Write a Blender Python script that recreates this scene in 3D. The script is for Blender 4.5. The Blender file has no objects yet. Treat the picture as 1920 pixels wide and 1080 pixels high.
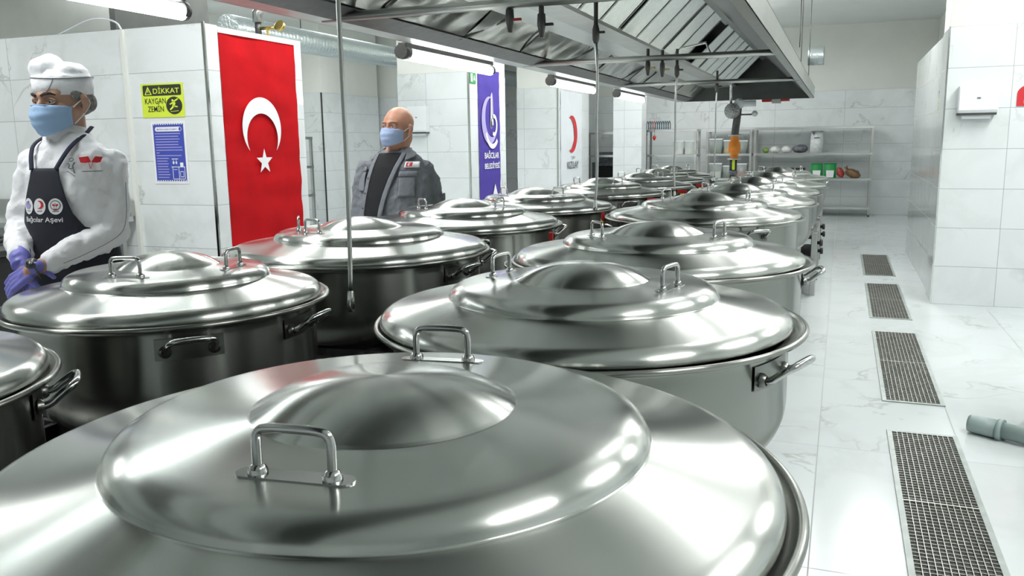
import bpy, bmesh, math, random
from mathutils import Vector, Matrix, noise
C = bpy.context.scene.collection
SC = bpy.context.scene
PI = math.pi
random.seed(7)
R = math.radians

# ------------------------------------------------------------ camera, world, exposure, big lights
cam = bpy.data.cameras.new('camera'); camo = bpy.data.objects.new('camera', cam); C.objects.link(camo)
cam.sensor_width = 36; cam.lens = 36*1582/1920; cam.clip_start = .02
YAW, PITCH, ROLL = .371, .170, -.014
cy, sy, cp, sp = math.cos(YAW), math.sin(YAW), math.cos(PITCH), math.sin(PITCH)
Fv = Vector((-sy*cp, cy*cp, -sp)); R0 = Vector((cy, sy, 0)); U0 = R0.cross(Fv)
Rv = math.cos(ROLL)*R0 + math.sin(ROLL)*U0; Uv = -math.sin(ROLL)*R0 + math.cos(ROLL)*U0
M = Matrix((Rv, Uv, -Fv)).transposed().to_4x4(); M.translation = (0, 0, 1.42)
camo.matrix_world = M
SC.camera = camo
w = bpy.data.worlds.new('world'); SC.world = w; w.use_nodes = True
w.node_tree.nodes['Background'].inputs[0].default_value = (.85, .93, .95, 1)
w.node_tree.nodes['Background'].inputs[1].default_value = .35
SC.view_settings.view_transform = 'Standard'; SC.view_settings.look = 'None'
SC.view_settings.gamma = 1; SC.view_settings.use_curve_mapping = False
SC.view_settings.exposure = -0.14

def area(name, loc, sx, sz, power, rot=(0, 0, 0), col=(1, .992, .99)):
    l = bpy.data.lights.new(name, 'AREA'); l.shape = 'RECTANGLE'; l.size = sx; l.size_y = sz
    l.energy = power; l.color = col
    o = bpy.data.objects.new(name, l); C.objects.link(o); o.location = loc; o.rotation_euler = rot
    return o
# suspended strip lights, most of them unseen fill added to brighten: (x, y, z, size x, size y, watts, share sent upwards)
LAMPS = [(-.20, y, 3.22, .12, 1.4, 9, .8) for y in (5.1, 7.2, 9.3)] + \
        [(1.9, y, 3.22, .30, 1.5, 52, .45) for y in (1.0, 3.8, 6.6)] + \
        [(-3.7, y, 3.22, .35, 1.5, 52 if y < 5 else 36, .4) for y in (1.2, 3.6, 6.0, 8.4, 10.8)] + \
        [(-1.2, -2.6, 3.22, 1.5, .3, 6, .4), (-6.6, 7.6, 3.22, .3, 1.5, 44, .4), (-6.8, 11.0, 3.22, .3, 1.5, 40, .4), (-7.2, 3.6, 3.22, .3, 1.5, 30, .4),
         (-1.9, 14.3, 3.22, .9, .3, 30, .25), (-1.9, 12.0, 3.22, 1.2, .3, 66, .7), (-3.0, 15.2, 3.22, .3, 1.2, 22, .6), (.5, 9.6, 3.22, .3, .8, 56, .5)]  # hidden fill lamps, added to brighten the back and the pillar side
for (x, y, z, a, b, p, up) in LAMPS:
    area('strip_fill_lamp', (x, y, z), a, b, p)
    area('strip_fill_lamp_up', (x, y, z+.06), a, b, p*up, (PI, 0, 0))  # upward lamps added to brighten the ceiling

# ------------------------------------------------------------ materials
def mat(name, col, rough=.5, metal=0, **k):
    m = bpy.data.materials.new(name); m.use_nodes = True; b = m.node_tree.nodes['Principled BSDF']
    b.inputs['Base Color'].default_value = (*col, 1); b.inputs['Roughness'].default_value = rough
    b.inputs['Metallic'].default_value = metal
    for kk, v in k.items():
        b.inputs[kk.replace('_', ' ')].default_value = v
    return m
def nt(m): return m.node_tree.nodes, m.node_tree.links, m.node_tree.nodes['Principled BSDF']
def noisy(m, scale=8, amt=.08, bump=0, bscale=None, detail=3, dist=.002):
    """procedural tone variation (wear, dirt) and optional fine bump"""
    N, L, b = nt(m); tc = N.new('ShaderNodeTexCoord'); n = N.new('ShaderNodeTexNoise')
    n.inputs['Scale'].default_value = scale; n.inputs['Detail'].default_value = detail
    L.new(tc.outputs['Object'], n.inputs['Vector'])
    col = b.inputs['Base Color'].default_value[:]
    r = N.new('ShaderNodeValToRGB'); r.color_ramp.elements[0].position = .3; r.color_ramp.elements[1].position = .7
    r.color_ramp.elements[0].color = (*[c*(1-amt) for c in col[:3]], 1)
    r.color_ramp.elements[1].color = (*[min(1, c*(1+amt)) for c in col[:3]], 1)
    L.new(n.outputs['Fac'], r.inputs['Fac']); L.new(r.outputs['Color'], b.inputs['Base Color'])
    if bump:
        n2 = N.new('ShaderNodeTexNoise'); n2.inputs['Scale'].default_value = bscale or scale*5; n2.inputs['Detail'].default_value = 4
        L.new(tc.outputs['Object'], n2.inputs['Vector'])
        bp = N.new('ShaderNodeBump'); bp.inputs['Strength'].default_value = bump; bp.inputs['Distance'].default_value = dist
        L.new(n2.outputs['Fac'], bp.inputs['Height']); L.new(bp.outputs['Normal'], b.inputs['Normal'])
    return m
def marble(name, ua, va, us, vs, uo, vo, rough=.1, base=(.80, .845, .845), grout=(.42, .45, .45), gw=.0025, vein=.5):
    """white marble-look ceramic tile with grey veins, laid in a grid (axes ua, va)"""
    m = bpy.data.materials.new(name); m.use_nodes = True; N, L, b = nt(m)
    b.inputs['Roughness'].default_value = rough
    tc = N.new('ShaderNodeTexCoord'); sp_ = N.new('ShaderNodeSeparateXYZ'); L.new(tc.outputs['Object'], sp_.inputs[0])
    def mth(op, a, bb=None, cc=None):
        n = N.new('ShaderNodeMath'); n.operation = op
        for i, v in enumerate((a, bb, cc)):
            if v is None: continue
            if isinstance(v, (int, float)): n.inputs[i].default_value = v
            else: L.new(v, n.inputs[i])
        return n.outputs[0]
    masks, ids = [], []
    for ax, s, o in ((ua, us, uo), (va, vs, vo)):
        t = mth('DIVIDE', mth('SUBTRACT', sp_.outputs[ax], o), s)
        fr = mth('FRACT', t); ids.append(mth('FLOOR', t))
        d = mth('MINIMUM', fr, mth('SUBTRACT', 1.0, fr))
        masks.append(mth('LESS_THAN', d, gw/s))
    g = mth('MAXIMUM', masks[0], masks[1])
    idv = mth('ADD', mth('MULTIPLY', ids[0], 7.31), mth('MULTIPLY', ids[1], 3.77))
    def veins(scale, width, w_off, dist):
        n = N.new('ShaderNodeTexNoise'); n.noise_dimensions = '4D'; n.inputs['Scale'].default_value = scale
        n.inputs['Detail'].default_value = 5; n.inputs['Roughness'].default_value = .55; n.inputs['Distortion'].default_value = dist
        L.new(tc.outputs['Object'], n.inputs['Vector']); L.new(mth('ADD', idv, w_off), n.inputs['W'])
        a = mth('ABSOLUTE', mth('SUBTRACT', n.outputs['Fac'], .5))
        return mth('SUBTRACT', 1.0, mth('MINIMUM', mth('DIVIDE', a, width), 1.0))
    v1 = veins(1.1, .012, 0.0, .6)
    msk = N.new('ShaderNodeTexNoise'); msk.inputs['Scale'].default_value = 1.7; L.new(tc.outputs['Object'], msk.inputs['Vector'])
    mk = mth('MULTIPLY', mth('MAXIMUM', mth('SUBTRACT', msk.outputs['Fac'], .46), 0.0), 7.0)
    mk = mth('MINIMUM', mk, 1.0)
    v2 = mth('MULTIPLY', veins(.8, .06, 9.0, 1.0), .22)
    v = mth('MULTIPLY', mth('ADD', mth('MULTIPLY', v1, mk), v2), vein)
    mx = N.new('ShaderNodeMixRGB'); mx.inputs[1].default_value = (*base, 1); mx.inputs[2].default_value = (.42, .44, .42, 1)
    L.new(v, mx.inputs[0])
    mg = N.new('ShaderNodeMixRGB'); mg.inputs[2].default_value = (*grout, 1)
    L.new(mx.outputs[0], mg.inputs[1]); L.new(g, mg.inputs[0]); L.new(mg.outputs[0], b.inputs['Base Color'])
    rr = mth('ADD', mth('MULTIPLY', g, .5), rough); L.new(rr, b.inputs['Roughness'])
    bp = N.new('ShaderNodeBump'); bp.inputs['Strength'].default_value = .35; bp.inputs['Distance'].default_value = .001; bp.invert = True
    L.new(g, bp.inputs['Height']); L.new(bp.outputs['Normal'], b.inputs['Normal'])
    return m
def brushed(name, col, rough, aniso, radial=True, var=.06, streak=0):
    m = mat(name, col, rough, 1, Anisotropic=aniso); N, L, b = nt(m)
    if radial:
        t = N.new('ShaderNodeTangent'); t.direction_type = 'RADIAL'; t.axis = 'Z'
        L.new(t.outputs[0], b.inputs['Tangent']); b.inputs['Anisotropic Rotation'].default_value = .25
    tc = N.new('ShaderNodeTexCoord'); n = N.new('ShaderNodeTexNoise'); n.inputs['Scale'].default_value = 3; n.inputs['Detail'].default_value = 6
    L.new(tc.outputs['Object'], n.inputs['Vector'])
    mr = N.new('ShaderNodeMapRange'); mr.inputs[3].default_value = rough-var; mr.inputs[4].default_value = rough+var
    L.new(n.outputs['Fac'], mr.inputs[0]); L.new(mr.outputs[0], b.inputs['Roughness'])
    if radial:   # concentric lathe marks: value depends on the radius only
        s = N.new('ShaderNodeSeparateXYZ'); L.new(tc.outputs['Object'], s.inputs[0])
        cx = N.new('ShaderNodeCombineXYZ'); L.new(s.outputs[0], cx.inputs[0]); L.new(s.outputs[1], cx.inputs[1])
        ln = N.new('ShaderNodeVectorMath'); ln.operation = 'LENGTH'; L.new(cx.outputs[0], ln.inputs[0])
        n2 = N.new('ShaderNodeTexNoise'); n2.noise_dimensions = '1D'; n2.inputs['Scale'].default_value = 420; n2.inputs['Detail'].default_value = 2
        L.new(ln.outputs['Value'], n2.inputs['W'])
        bp = N.new('ShaderNodeBump'); bp.inputs['Strength'].default_value = .03; bp.inputs['Distance'].default_value = .0003
        L.new(n2.outputs['Fac'], bp.inputs['Height']); L.new(bp.outputs['Normal'], b.inputs['Normal'])
    return m
def wavy(name, col, rough, scale, dist, stretch=(1, 1, 1), strength=1.0):
    m = mat(name, col, rough, 1); N, L, b = nt(m); tc = N.new('ShaderNodeTexCoord')
    mp = N.new('ShaderNodeMapping'); mp.inputs['Scale'].default_value = stretch; L.new(tc.outputs['Object'], mp.inputs[0])
    n = N.new('ShaderNodeTexNoise'); n.inputs['Scale'].default_value = scale; n.inputs['Detail'].default_value = 1.5
    L.new(mp.outputs[0], n.inputs['Vector'])
    bp = N.new('ShaderNodeBump'); bp.inputs['Strength'].default_value = strength; bp.inputs['Distance'].default_value = dist
    L.new(n.outputs['Fac'], bp.inputs['Height']); L.new(bp.outputs['Normal'], b.inputs['Normal'])
    return m
def emit(name, col, s):
    m = mat(name, col, .4); b = m.node_tree.nodes['Principled BSDF']
    b.inputs['Emission Color'].default_value = (*col, 1); b.inputs['Emission Strength'].default_value = s
    return m

MT = {}
MT['floor'] = marble('floor_marble', 0, 1, .615, 1.23, -.04, .35, rough=.16, base=(.70, .755, .755), vein=.6, gw=.0025)
MT['wallX'] = marble('wall_marble_x', 0, 2, 1.25, .33, 1.258, 0, rough=.09)
MT['wallA'] = marble('wall_marble_a', 0, 2, 1.25, .33, -5.1, 0, rough=.09, vein=.6)
MT['wallY'] = marble('wall_marble_y', 1, 2, 1.25, .33, 8.0, 0, rough=.07)
MT['plaster'] = noisy(mat('plaster', (.80, .82, .77), .8), 2.0, .03, .1, 60)
MT['ceil'] = noisy(mat('ceiling_paint', (.80, .82, .80), .85), 2.0, .02)
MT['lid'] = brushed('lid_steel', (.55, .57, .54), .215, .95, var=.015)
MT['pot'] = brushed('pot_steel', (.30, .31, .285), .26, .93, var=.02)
MT['chrome'] = noisy(mat('polished_steel', (.70, .71, .69), .10, 1), 20, .05)
MT['rod'] = noisy(mat('handle_steel', (.55, .56, .55), .16, 1), 20, .05)
MT['plate'] = noisy(mat('plate_steel', (.24, .25, .23), .32, 1), 20, .1)
MT['sheet'] = noisy(mat('sheet_steel', (.50, .51, .49), .34, 1), 6, .08, .1, 40)
MT['sheet_l'] = noisy(mat('bright_sheet_steel', (.64, .66, .64), .28, 1), 4, .05)
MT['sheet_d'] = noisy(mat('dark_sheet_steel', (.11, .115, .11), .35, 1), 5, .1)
MT['hood_wavy'] = noisy(mat('galvanised_sheet', (.68, .69, .67), .22, 1), 5, .08)
MT['foil'] = wavy('galvanised_duct', (.60, .66, .67), .30, 30, .004)
MT['speckle'] = wavy('knitted_steel', (.42, .43, .41), .18, 55, .03)
MT['filter'] = noisy(mat('filter_aluminium', (.80, .82, .80), .32, 1), 30, .05)
MT['black'] = noisy(mat('black_enamel', (.012, .013, .013), .45), 10, .3)
MT['iron'] = noisy(mat('cast_iron', (.03, .03, .03), .6), 20, .4, .3, 80)
MT['white'] = noisy(mat('white_plastic', (.84, .87, .88), .3), 5, .02)
MT['tube'] = emit('tube_glow', (.93, 1, 1), 9)
MT['grate'] = noisy(mat('grate_steel', (.60, .60, .55), .4, .9), 12, .15)
MT['gratef'] = noisy(mat('grate_frame_steel', (.42, .46, .44), .45, .5), 12, .12)
MT['pit'] = noisy(mat('drain_pit', (.035, .04, .035), .7), 8, .3)
MT['hose'] = noisy(mat('grey_pvc', (.34, .43, .41), .42), 6, .1)
MT['red'] = noisy(mat('red_cloth', (.50, .004, .008), .85, Specular_IOR_Level=.15), 3, .14, .4, 6, dist=.012)
MT['purple'] = noisy(mat('purple_cloth', (.085, .06, .33), .85, Specular_IOR_Level=.15), 3, .08, .3, 6, dist=.01)
MT['bwhite'] = noisy(mat('white_banner', (.78, .82, .85), .6), 3, .03, .25, 5, dist=.01)
MT['pwhite'] = mat('white_print', (.88, .89, .90), .55)
MT['pred'] = mat('red_print', (.62, .02, .03), .5)
MT['pgrey'] = mat('grey_print', (.16, .17, .18), .6)
MT['plil'] = mat('lilac_print', (.42, .38, .70), .6)
MT['yellow'] = mat('yellow_sign', (.70, .85, .06), .45)
MT['signblack'] = mat('black_print', (.03, .035, .02), .5)
MT['blue'] = mat('blue_poster', (.055, .085, .46), .45)
MT['green'] = mat('green_print', (.02, .32, .08), .45)
MT['orange'] = noisy(mat('orange_valve', (.85, .27, .02), .35), 15, .1)
MT['brass'] = noisy(mat('brass', (.66, .48, .16), .25, 1), 20, .1)
MT['redpl'] = noisy(mat('red_plastic', (.45, .02, .02), .35), 15, .1)
MT['gasp'] = noisy(mat('dark_pipe', (.10, .10, .095), .4, .6), 15, .2)
MT['cocoa'] = noisy(mat('brown_bag', (.20, .11, .05), .4), 14, .4, .5, 20, dist=.01)
MT['bagred'] = noisy(mat('red_bag', (.45, .05, .04), .35), 22, .5, .4, 20, dist=.01)
MT['baggrey'] = noisy(mat('grey_bag', (.14, .15, .17), .35), 18, .5, .6, 18, dist=.01)
MT['bagclear'] = noisy(mat('white_bag', (.72, .75, .74), .35), 18, .15, .5, 18, dist=.01)
MT['leaf'] = noisy(mat('green_bag', (.22, .36, .08), .45), 20, .4)
MT['clear'] = mat('clear_plastic', (.80, .88, .84), .15, Alpha=.35)
MT['spice_y'] = noisy(mat('yellow_spice', (.65, .38, .05), .7), 40, .2)
MT['spice_r'] = noisy(mat('red_spice', (.35, .10, .08), .7), 40, .3)
MT['spice_g'] = noisy(mat('green_spice', (.12, .16, .08), .7), 40, .3)
MT['spice_w'] = noisy(mat('white_grain', (.75, .76, .72), .7), 40, .1)
MT['spice_d'] = noisy(mat('dark_spice', (.10, .11, .12), .7), 40, .3)
MT['skin'] = noisy(mat('skin', (.52, .30, .21), .5, Subsurface_Weight=.08), 9, .10, .15, 90)
MT['skin2'] = noisy(mat('skin_warm', (.60, .30, .20), .42, Subsurface_Weight=.08), 9, .10, .15, 90)
MT['coat'] = noisy(mat('chef_coat_cotton', (.92, .92, .95), .75), 4, .02, .55, 11, dist=.030)
MT['apron'] = noisy(mat('apron_cotton', (.016, .018, .028), .8), 4, .2, .2, 14, dist=.006)
MT['strap'] = mat('apron_strap', (.02, .022, .05), .8)
MT['mask'] = noisy(mat('mask_paper', (.36, .54, .80), .8), 6, .05, .2, 30, dist=.003)
MT['mask2'] = noisy(mat('mask_paper_pale', (.42, .53, .78), .8), 6, .10, .3, 30, dist=.004)
MT['glove'] = noisy(mat('nitrile_glove', (.20, .20, .62), .42), 12, .12, .4, 30, dist=.004)
MT['hair'] = noisy(mat('grey_hair', (.22, .21, .20), .8), 90, .5)
MT['brow'] = noisy(mat('dark_hair', (.05, .035, .03), .8), 90, .4)
MT['eye'] = mat('eye_white', (.38, .34, .32), .3)
MT['iris'] = mat('iris', (.04, .025, .018), .15)
MT['shirt'] = noisy(mat('grey_workshirt', (.20, .215, .24), .75), 5, .12, .7, 13, dist=.030)
MT['tee'] = noisy(mat('black_tshirt', (.012, .012, .014), .85), 5, .2, .2, 12, dist=.008)
MT['trouser'] = noisy(mat('dark_trousers', (.03, .03, .035), .8), 5, .2)
MT['shoe'] = mat('black_shoe', (.02, .02, .02), .4)
MT['cable'] = mat('cable', (.03, .10, .14), .5)
MT['glassd'] = mat('dark_glass', (.02, .02, .02), .1)

# ------------------------------------------------------------ mesh helpers
class MB:
    def __init__(s): s.v = []; s.f = []; s.sm = []
    def add(s, vs, fs, smooth=True):
        o = len(s.v); s.v += [tuple(v) for v in vs]
        for f in fs: s.f.append([o+i for i in f]); s.sm.append(smooth)
        return s
    def box(s, c, d, M=None, rot=0):
        hx, hy, hz = d[0]/2, d[1]/2, d[2]/2
        vs = [Vector((x*hx, y*hy, z*hz)) for x in (-1, 1) for y in (-1, 1) for z in (-1, 1)]
        if rot: vs = [Matrix.Rotation(rot, 3, 'Z') @ v for v in vs]
        if M is not None: vs = [M @ v for v in vs]
        vs = [v+Vector(c) for v in vs]
        return s.add(vs, [(0, 1, 3, 2), (4, 6, 7, 5), (0, 4, 5, 1), (2, 3, 7, 6), (0, 2, 6, 4), (1, 5, 7, 3)], False)
    def bx(s, x0, x1, y0, y1, z0, z1): return s.box(((x0+x1)/2, (y0+y1)/2, (z0+z1)/2), (abs(x1-x0), abs(y1-y0), abs(z1-z0)))
    def tube(s, pts, r, n=12, caps=True, up=None):
        P = [Vector(p) for p in pts]; rs = r if isinstance(r, (list, tuple)) else [r]*len(P)
        T = []
        for i in range(len(P)):
            a = P[max(0, i-1)]; b = P[min(len(P)-1, i+1)]; T.append((b-a).normalized())
        u = Vector(up) if up else (Vector((0, 0, 1)) if abs(T[0].z) < .9 else Vector((1, 0, 0)))
        u = (u - T[0]*u.dot(T[0])).normalized(); vs = []; fs = []
        for i, p in enumerate(P):
            u = (u - T[i]*u.dot(T[i])).normalized(); w_ = T[i].cross(u)
            rr = rs[i]; ra, rb = rr if isinstance(rr, tuple) else (rr, rr)
            for k in range(n):
                t = 2*PI*k/n; vs.append(p + u*(math.cos(t)*ra) + w_*(math.sin(t)*rb))
        for i in range(len(P)-1):
            for k in range(n):
                a = i*n+k; b = i*n+(k+1) % n; fs.append((a, b, b+n, a+n))
        s.add(vs, fs)
        if caps:
            s.add(vs[:n], [tuple(range(n))[::-1]], False); s.add(vs[-n:], [tuple(range(n))], False)
        return s
    def lathe(s, prof, n=64, c=(0, 0, 0), M=None):
        vs = []; fs = []
        for (r, z) in prof:
            for k in range(n):
                t = 2*PI*k/n; v = Vector((r*math.cos(t), r*math.sin(t), z))
                if M is not None: v = M @ v
                vs.append(v+Vector(c))
        for i in range(len(prof)-1):
            for k in range(n):
                a = i*n+k; b = i*n+(k+1) % n; fs.append((a, b, b+n, a+n))
        return s.add(vs, fs)
    def prism(s, poly, z0, z1, f=None):
        """poly in (a,b); f maps (a,b,c)->xyz"""
        f = f or (lambda a, b, c: (a, b, c)); n = len(poly)
        vs = [f(a, b, z0) for a, b in poly] + [f(a, b, z1) for a, b in poly]
        s.add(vs, [tuple(range(n))[::-1], tuple(range(n, 2*n))], False)
        s.add(vs, [(i, (i+1) % n, n+(i+1) % n, n+i) for i in range(n)], False); return s
    def ell(s, c, r, Rm=None, nu=20, nv=14):
        vs = []; fs = []
        for i in range(nv+1):
            p = PI*i/nv
            for k in range(nu):
                t = 2*PI*k/nu; v = Vector((r[0]*math.sin(p)*math.cos(t), r[1]*math.sin(p)*math.sin(t), r[2]*math.cos(p)))
                if Rm is not None: v = Rm @ v
                vs.append(v+Vector(c))
        for i in range(nv):
            for k in range(nu):
                a = i*nu+k; b = i*nu+(k+1) % nu; fs.append((a, a+nu, b+nu, b))
        return s.add(vs, fs)
    def caps_(s, p0, p1, r0, r1, n=14):
        """tapered capsule with rounded ends"""
        p0 = Vector(p0); p1 = Vector(p1); d = (p1-p0).normalized(); pts = []; rs = []
        for a in (-85, -60, -35, -12): pts.append(p0 + d*r0*math.sin(R(a))); rs.append(r0*math.cos(R(a)))
        for a in (12, 35, 60, 85): pts.append(p1 + d*r1*math.sin(R(a))); rs.append(r1*math.cos(R(a)))
        return s.tube(pts, rs, n)
    def loft(s, rings, close=True):
        n = len(rings[0]); vs = [p for r in rings for p in r]; fs = []
        for i in range(len(rings)-1):
            for k in range(n if close else n-1):
                a = i*n+k; b = i*n+(k+1) % n; fs.append((a, b, b+n, a+n))
        s.add(vs, fs)
        if close:
            s.add(rings[0], [tuple(range(n))[::-1]]); s.add(rings[-1], [tuple(range(n))])
        return s
    def build(s, name, m, parent=None, bevel=0, loc=None, weld=True):
        me = bpy.data.meshes.new(name); me.from_pydata(s.v, [], s.f)
        for p, q in zip(me.polygons, s.sm): p.use_smooth = q
        if weld:
            bm = bmesh.new(); bm.from_mesh(me); bmesh.ops.remove_doubles(bm, verts=bm.verts, dist=1e-5)
            bmesh.ops.recalc_face_normals(bm, faces=bm.faces); bm.to_mesh(me); bm.free()
        me.materials.append(MT[m] if isinstance(m, str) else m)
        o = bpy.data.objects.new(name, me); C.objects.link(o)
        if parent: o.parent = parent
        if loc is not None: o.location = loc
        if bevel:
            b = o.modifiers.new('bevel', 'BEVEL'); b.width = bevel; b.segments = 2; b.limit_method = 'ANGLE'; b.angle_limit = R(40)
        return o
def tag(o, label, cat, group=None, kind=None):
    if label: o['label'] = label
    if cat: o['category'] = cat
    if group: o['group'] = group
    if kind: o['kind'] = kind
    return o
def thing(name, label, cat, loc=(0, 0, 0), rz=0, group=None):
    o = bpy.data.objects.new(name, None); C.objects.link(o); o.location = loc; o.rotation_euler = (0, 0, rz)
    o.empty_display_size = .1
    return tag(o, label, cat, group)
def struct(name, mb, m, bevel=0, label=None):
    o = mb.build(name, m, bevel=bevel); o['kind'] = 'structure'
    if label: o['label'] = label
    return o
def dup(root, loc, rz=0, label=None, group=None):
    r = root.copy(); C.objects.link(r); r.location = loc; r.rotation_euler = (0, 0, rz)
    if label: r['label'] = label
    if group: r['group'] = group
    for ch in list(root.children):
        c = ch.copy(); C.objects.link(c); c.parent = r
        for g in list(ch.children):
            d = g.copy(); C.objects.link(d); d.parent = c
    return r
_tc = {}
def text(s, name, m, o, r, u, height, width=None, parent=None, bold=.0, off=.002, fmap=None):
    """lettering: flat mesh centred at o, along r (right) and u (up)"""
    cu = bpy.data.curves.new('t', 'FONT'); cu.body = s; cu.align_x = 'CENTER'; cu.align_y = 'CENTER'; cu.size = 1; cu.offset = bold
    to = bpy.data.objects.new('t', cu); C.objects.link(to)
    dg = bpy.context.evaluated_depsgraph_get(); me = bpy.data.meshes.new_from_object(to.evaluated_get(dg))
    bpy.data.objects.remove(to)
    xs = [v.co.x for v in me.vertices]; ys = [v.co.y for v in me.vertices]
    w0, h0 = max(xs)-min(xs), max(ys)-min(ys); cx, cy_ = (max(xs)+min(xs))/2, (max(ys)+min(ys))/2
    ky = height/h0; kx = (width/w0) if width else ky
    r = Vector(r) if r is not None else None; u = Vector(u) if u is not None else None
    if fmap is None:
        n = r.cross(u)
        for v in me.vertices: v.co = Vector(o) + r*((v.co.x-cx)*kx) + u*((v.co.y-cy_)*ky) + n*off
    else:
        for v in me.vertices: v.co = fmap(o[0]+(v.co.x-cx)*kx, o[1]+(v.co.y-cy_)*ky, off)
    me.materials.clear(); me.materials.append(MT[m]); ob = bpy.data.objects.new(name, me); C.objects.link(ob)
    if parent: ob.parent = parent
    return ob
def flat(poly, name, m, o=None, r=None, u=None, parent=None, off=.002, fmap=None, thick=0):
    if fmap is None:
        o = Vector(o); r = Vector(r); u = Vector(u); n = r.cross(u)
        f = lambda a, b, c: o + r*a + u*b + n*c
    else: f = fmap
    mb = MB(); mb.add([f(a, b, off) for a, b in poly], [tuple(range(len(poly)))], False)
    if thick: mb = MB().prism(poly, off-thick, off, f)
    return mb.build(name, m, parent, weld=False)
def arc(cx, cy_, rx, a0, a1, n=24, ry=None):
    ry = ry or rx
    return [(cx+rx*math.cos(R(a0+(a1-a0)*i/n)), cy_+ry*math.sin(R(a0+(a1-a0)*i/n))) for i in range(n+1)]
def crescent(cx, cy_, ro, ri, shift, ang, ry=1.0):
    """crescent polygon opening toward direction ang (deg)"""
    d = shift; x = (d*d + ro*ro - ri*ri)/(2*d); h = math.sqrt(max(0, ro*ro-x*x))
    ao = math.degrees(math.atan2(h, x)); ai = math.degrees(math.atan2(h, x-d))
    o_ = arc(0, 0, ro, ao, 360-ao, 40); i_ = [(px+d, py) for px, py in arc(0, 0, ri, 360-ai, ai, 40)]
    P = o_+i_[1:-1]; c, s = math.cos(R(ang)), math.sin(R(ang))
    return [(cx+px*c-py*s, cy_+(px*s+py*c)*ry) for px, py in P]
def star(cx, cy_, ro, n=5, k=.4, a0=90):
    return [(cx+(ro if i % 2 == 0 else ro*k)*math.cos(R(a0+180*i/n)), cy_+(ro if i % 2 == 0 else ro*k)*math.sin(R(a0+180*i/n))) for i in range(2*n)]
def ellp(cx, cy_, rx, ry, n=28): return arc(cx, cy_, rx, 0, 360-360/n, n-1, ry)

# ------------------------------------------------------------ the room
struct('floor', MB().bx(-9.6, 5.0, -4.2, 17.5, -.1, 0), 'floor')
struct('ceiling', MB().bx(-9.6, 5.0, -4.2, 17.5, 3.5, 3.6), 'ceil')
def tiled(name, x0, x1, y0, y1, top=2.31, full=True, m='wallX', ph=3.5):
    struct(name, MB().bx(x0, x1, y0, y1, 0, top), m)
    if full:
        d = .004
        struct(name+'_plaster', MB().bx(x0+d, x1-d, y0+d, y1-d, top, ph), 'plaster')
tiled('wall_back', -9.6, 5.0, 17.3, 17.5)
tiled('wall_right', 4.8, 5.0, -4.2, 17.3, m='wallY')
tiled('wall_front', -9.6, 5.0, -4.2, -4.0)
tiled('wall_left', -9.6, -9.4, -4.0, 17.3, m='wallY')
# pillar on the right: tall column, then a lower tiled partition behind it
tiled('wall_right_pillar', .778, 4.8, 8.0, 8.5)
struct('wall_right_partition', MB().bx(.80, .95, 8.5, 11.6, 0, 2.31), 'wallY')
tiled('wall_right_recess', 1.5, 1.7, 8.5, 17.3, m='wallY')
struct('trim_1', MB().bx(.770, .782, 7.990, 8.002, 0, 2.31), 'chrome')
# left: tiled partition with the flag, then columns
struct('wall_left_near', MB().bx(-9.4, -4.36, 5.114, 5.26, 0, 2.31), 'wallA')
struct('wall_left_flag', MB().bx(-4.55, -4.40, 5.26, 6.36, 0, 2.31), 'wallY')
struct('trim_2', MB().bx(-4.372, -4.352, 5.106, 5.122, 0, 2.32), 'chrome')
mb = MB(); mb.bx(-5.125, -5.095, 5.085, 5.113, 0, 2.30)
struct('trim_3', mb, 'plaster')
tiled('wall_left_column', -5.40, -4.40, 9.9, 11.15)
struct('trim_4', MB().bx(-4.41, -4.385, 9.888, 9.905, 0, 2.31), 'chrome')
tiled('wall_left_rear', -5.12, -4.40, 13.5, 15.35)
struct('trim_5', MB().bx(-4.41, -4.385, 13.488, 13.505, 0, 2.31), 'chrome')
tiled('wall_left_far', -3.95, -3.42, 15.4, 15.8)
tiled('wall_left_store', -9.4, -8.28, 12.5, 14.4)
tiled('wall_left_store_rear', -9.4, -6.9, 14.6, 14.9)
struct('trim_6', MB().bx(-8.29, -8.27, 12.485, 12.505, 0, 2.31), 'sheet_d')
tiled('wall_back_oven_niche', -5.3, -3.9, 16.7, 16.9)
tiled('wall_right_near', .93, 1.5, 4.45, 4.75, top=1.25, full=False)
struct('trim_7', MB().bx(.924, .934, 4.442, 4.452, 0, 1.25), 'sheet')

# ------------------------------------------------------------ stock pots, lids, cookers
def arcpts(c, r, a0, a1, n): return [(c[0]+r*math.cos(R(a0+(a1-a0)*i/n)), c[1]+r*math.sin(R(a0+(a1-a0)*i/n))) for i in range(n+1)]
def pot_body(R_=.55):
    k = R_-.55
    p = [(0, -.345), (.33, -.345)] + arcpts((.340, -.180), .165, -88, -2, 14) + [(.505, -.12), (.505, -.045)]
    p += arcpts((.520, -.03), .015, 180, 100, 5) + [(.540, -.012)] + arcpts((.545, -.006), .007, -60, 180, 8)
    p += [(.530, -.010), (.500, -.022), (.497, -.05), (.497, -.18)] + arcpts((.337, -.18), .160, 0, -88, 8) + [(0, -.338)]
    p = [(r+(k if r > .3 else 0), z) for r, z in p]
    return MB().lathe(p, 144)
def handle_path(w_=.062, out=.085, drop=0):
    """folded tube handle: local x outwards, y along the wall, z up"""
    P = []
    pts = [(0, -w_, -.012), (.022, -w_, -.010), (.038, -w_*.98, .004), (.060, -w_*.95, .020), (.074, -w_*.75, .028),
           (.077, 0, .030), (.074, w_*.75, .028), (.060, w_*.95, .020), (.038, w_*.98, .004), (.022, w_, -.010), (0, w_, -.012)]
    return pts
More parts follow.
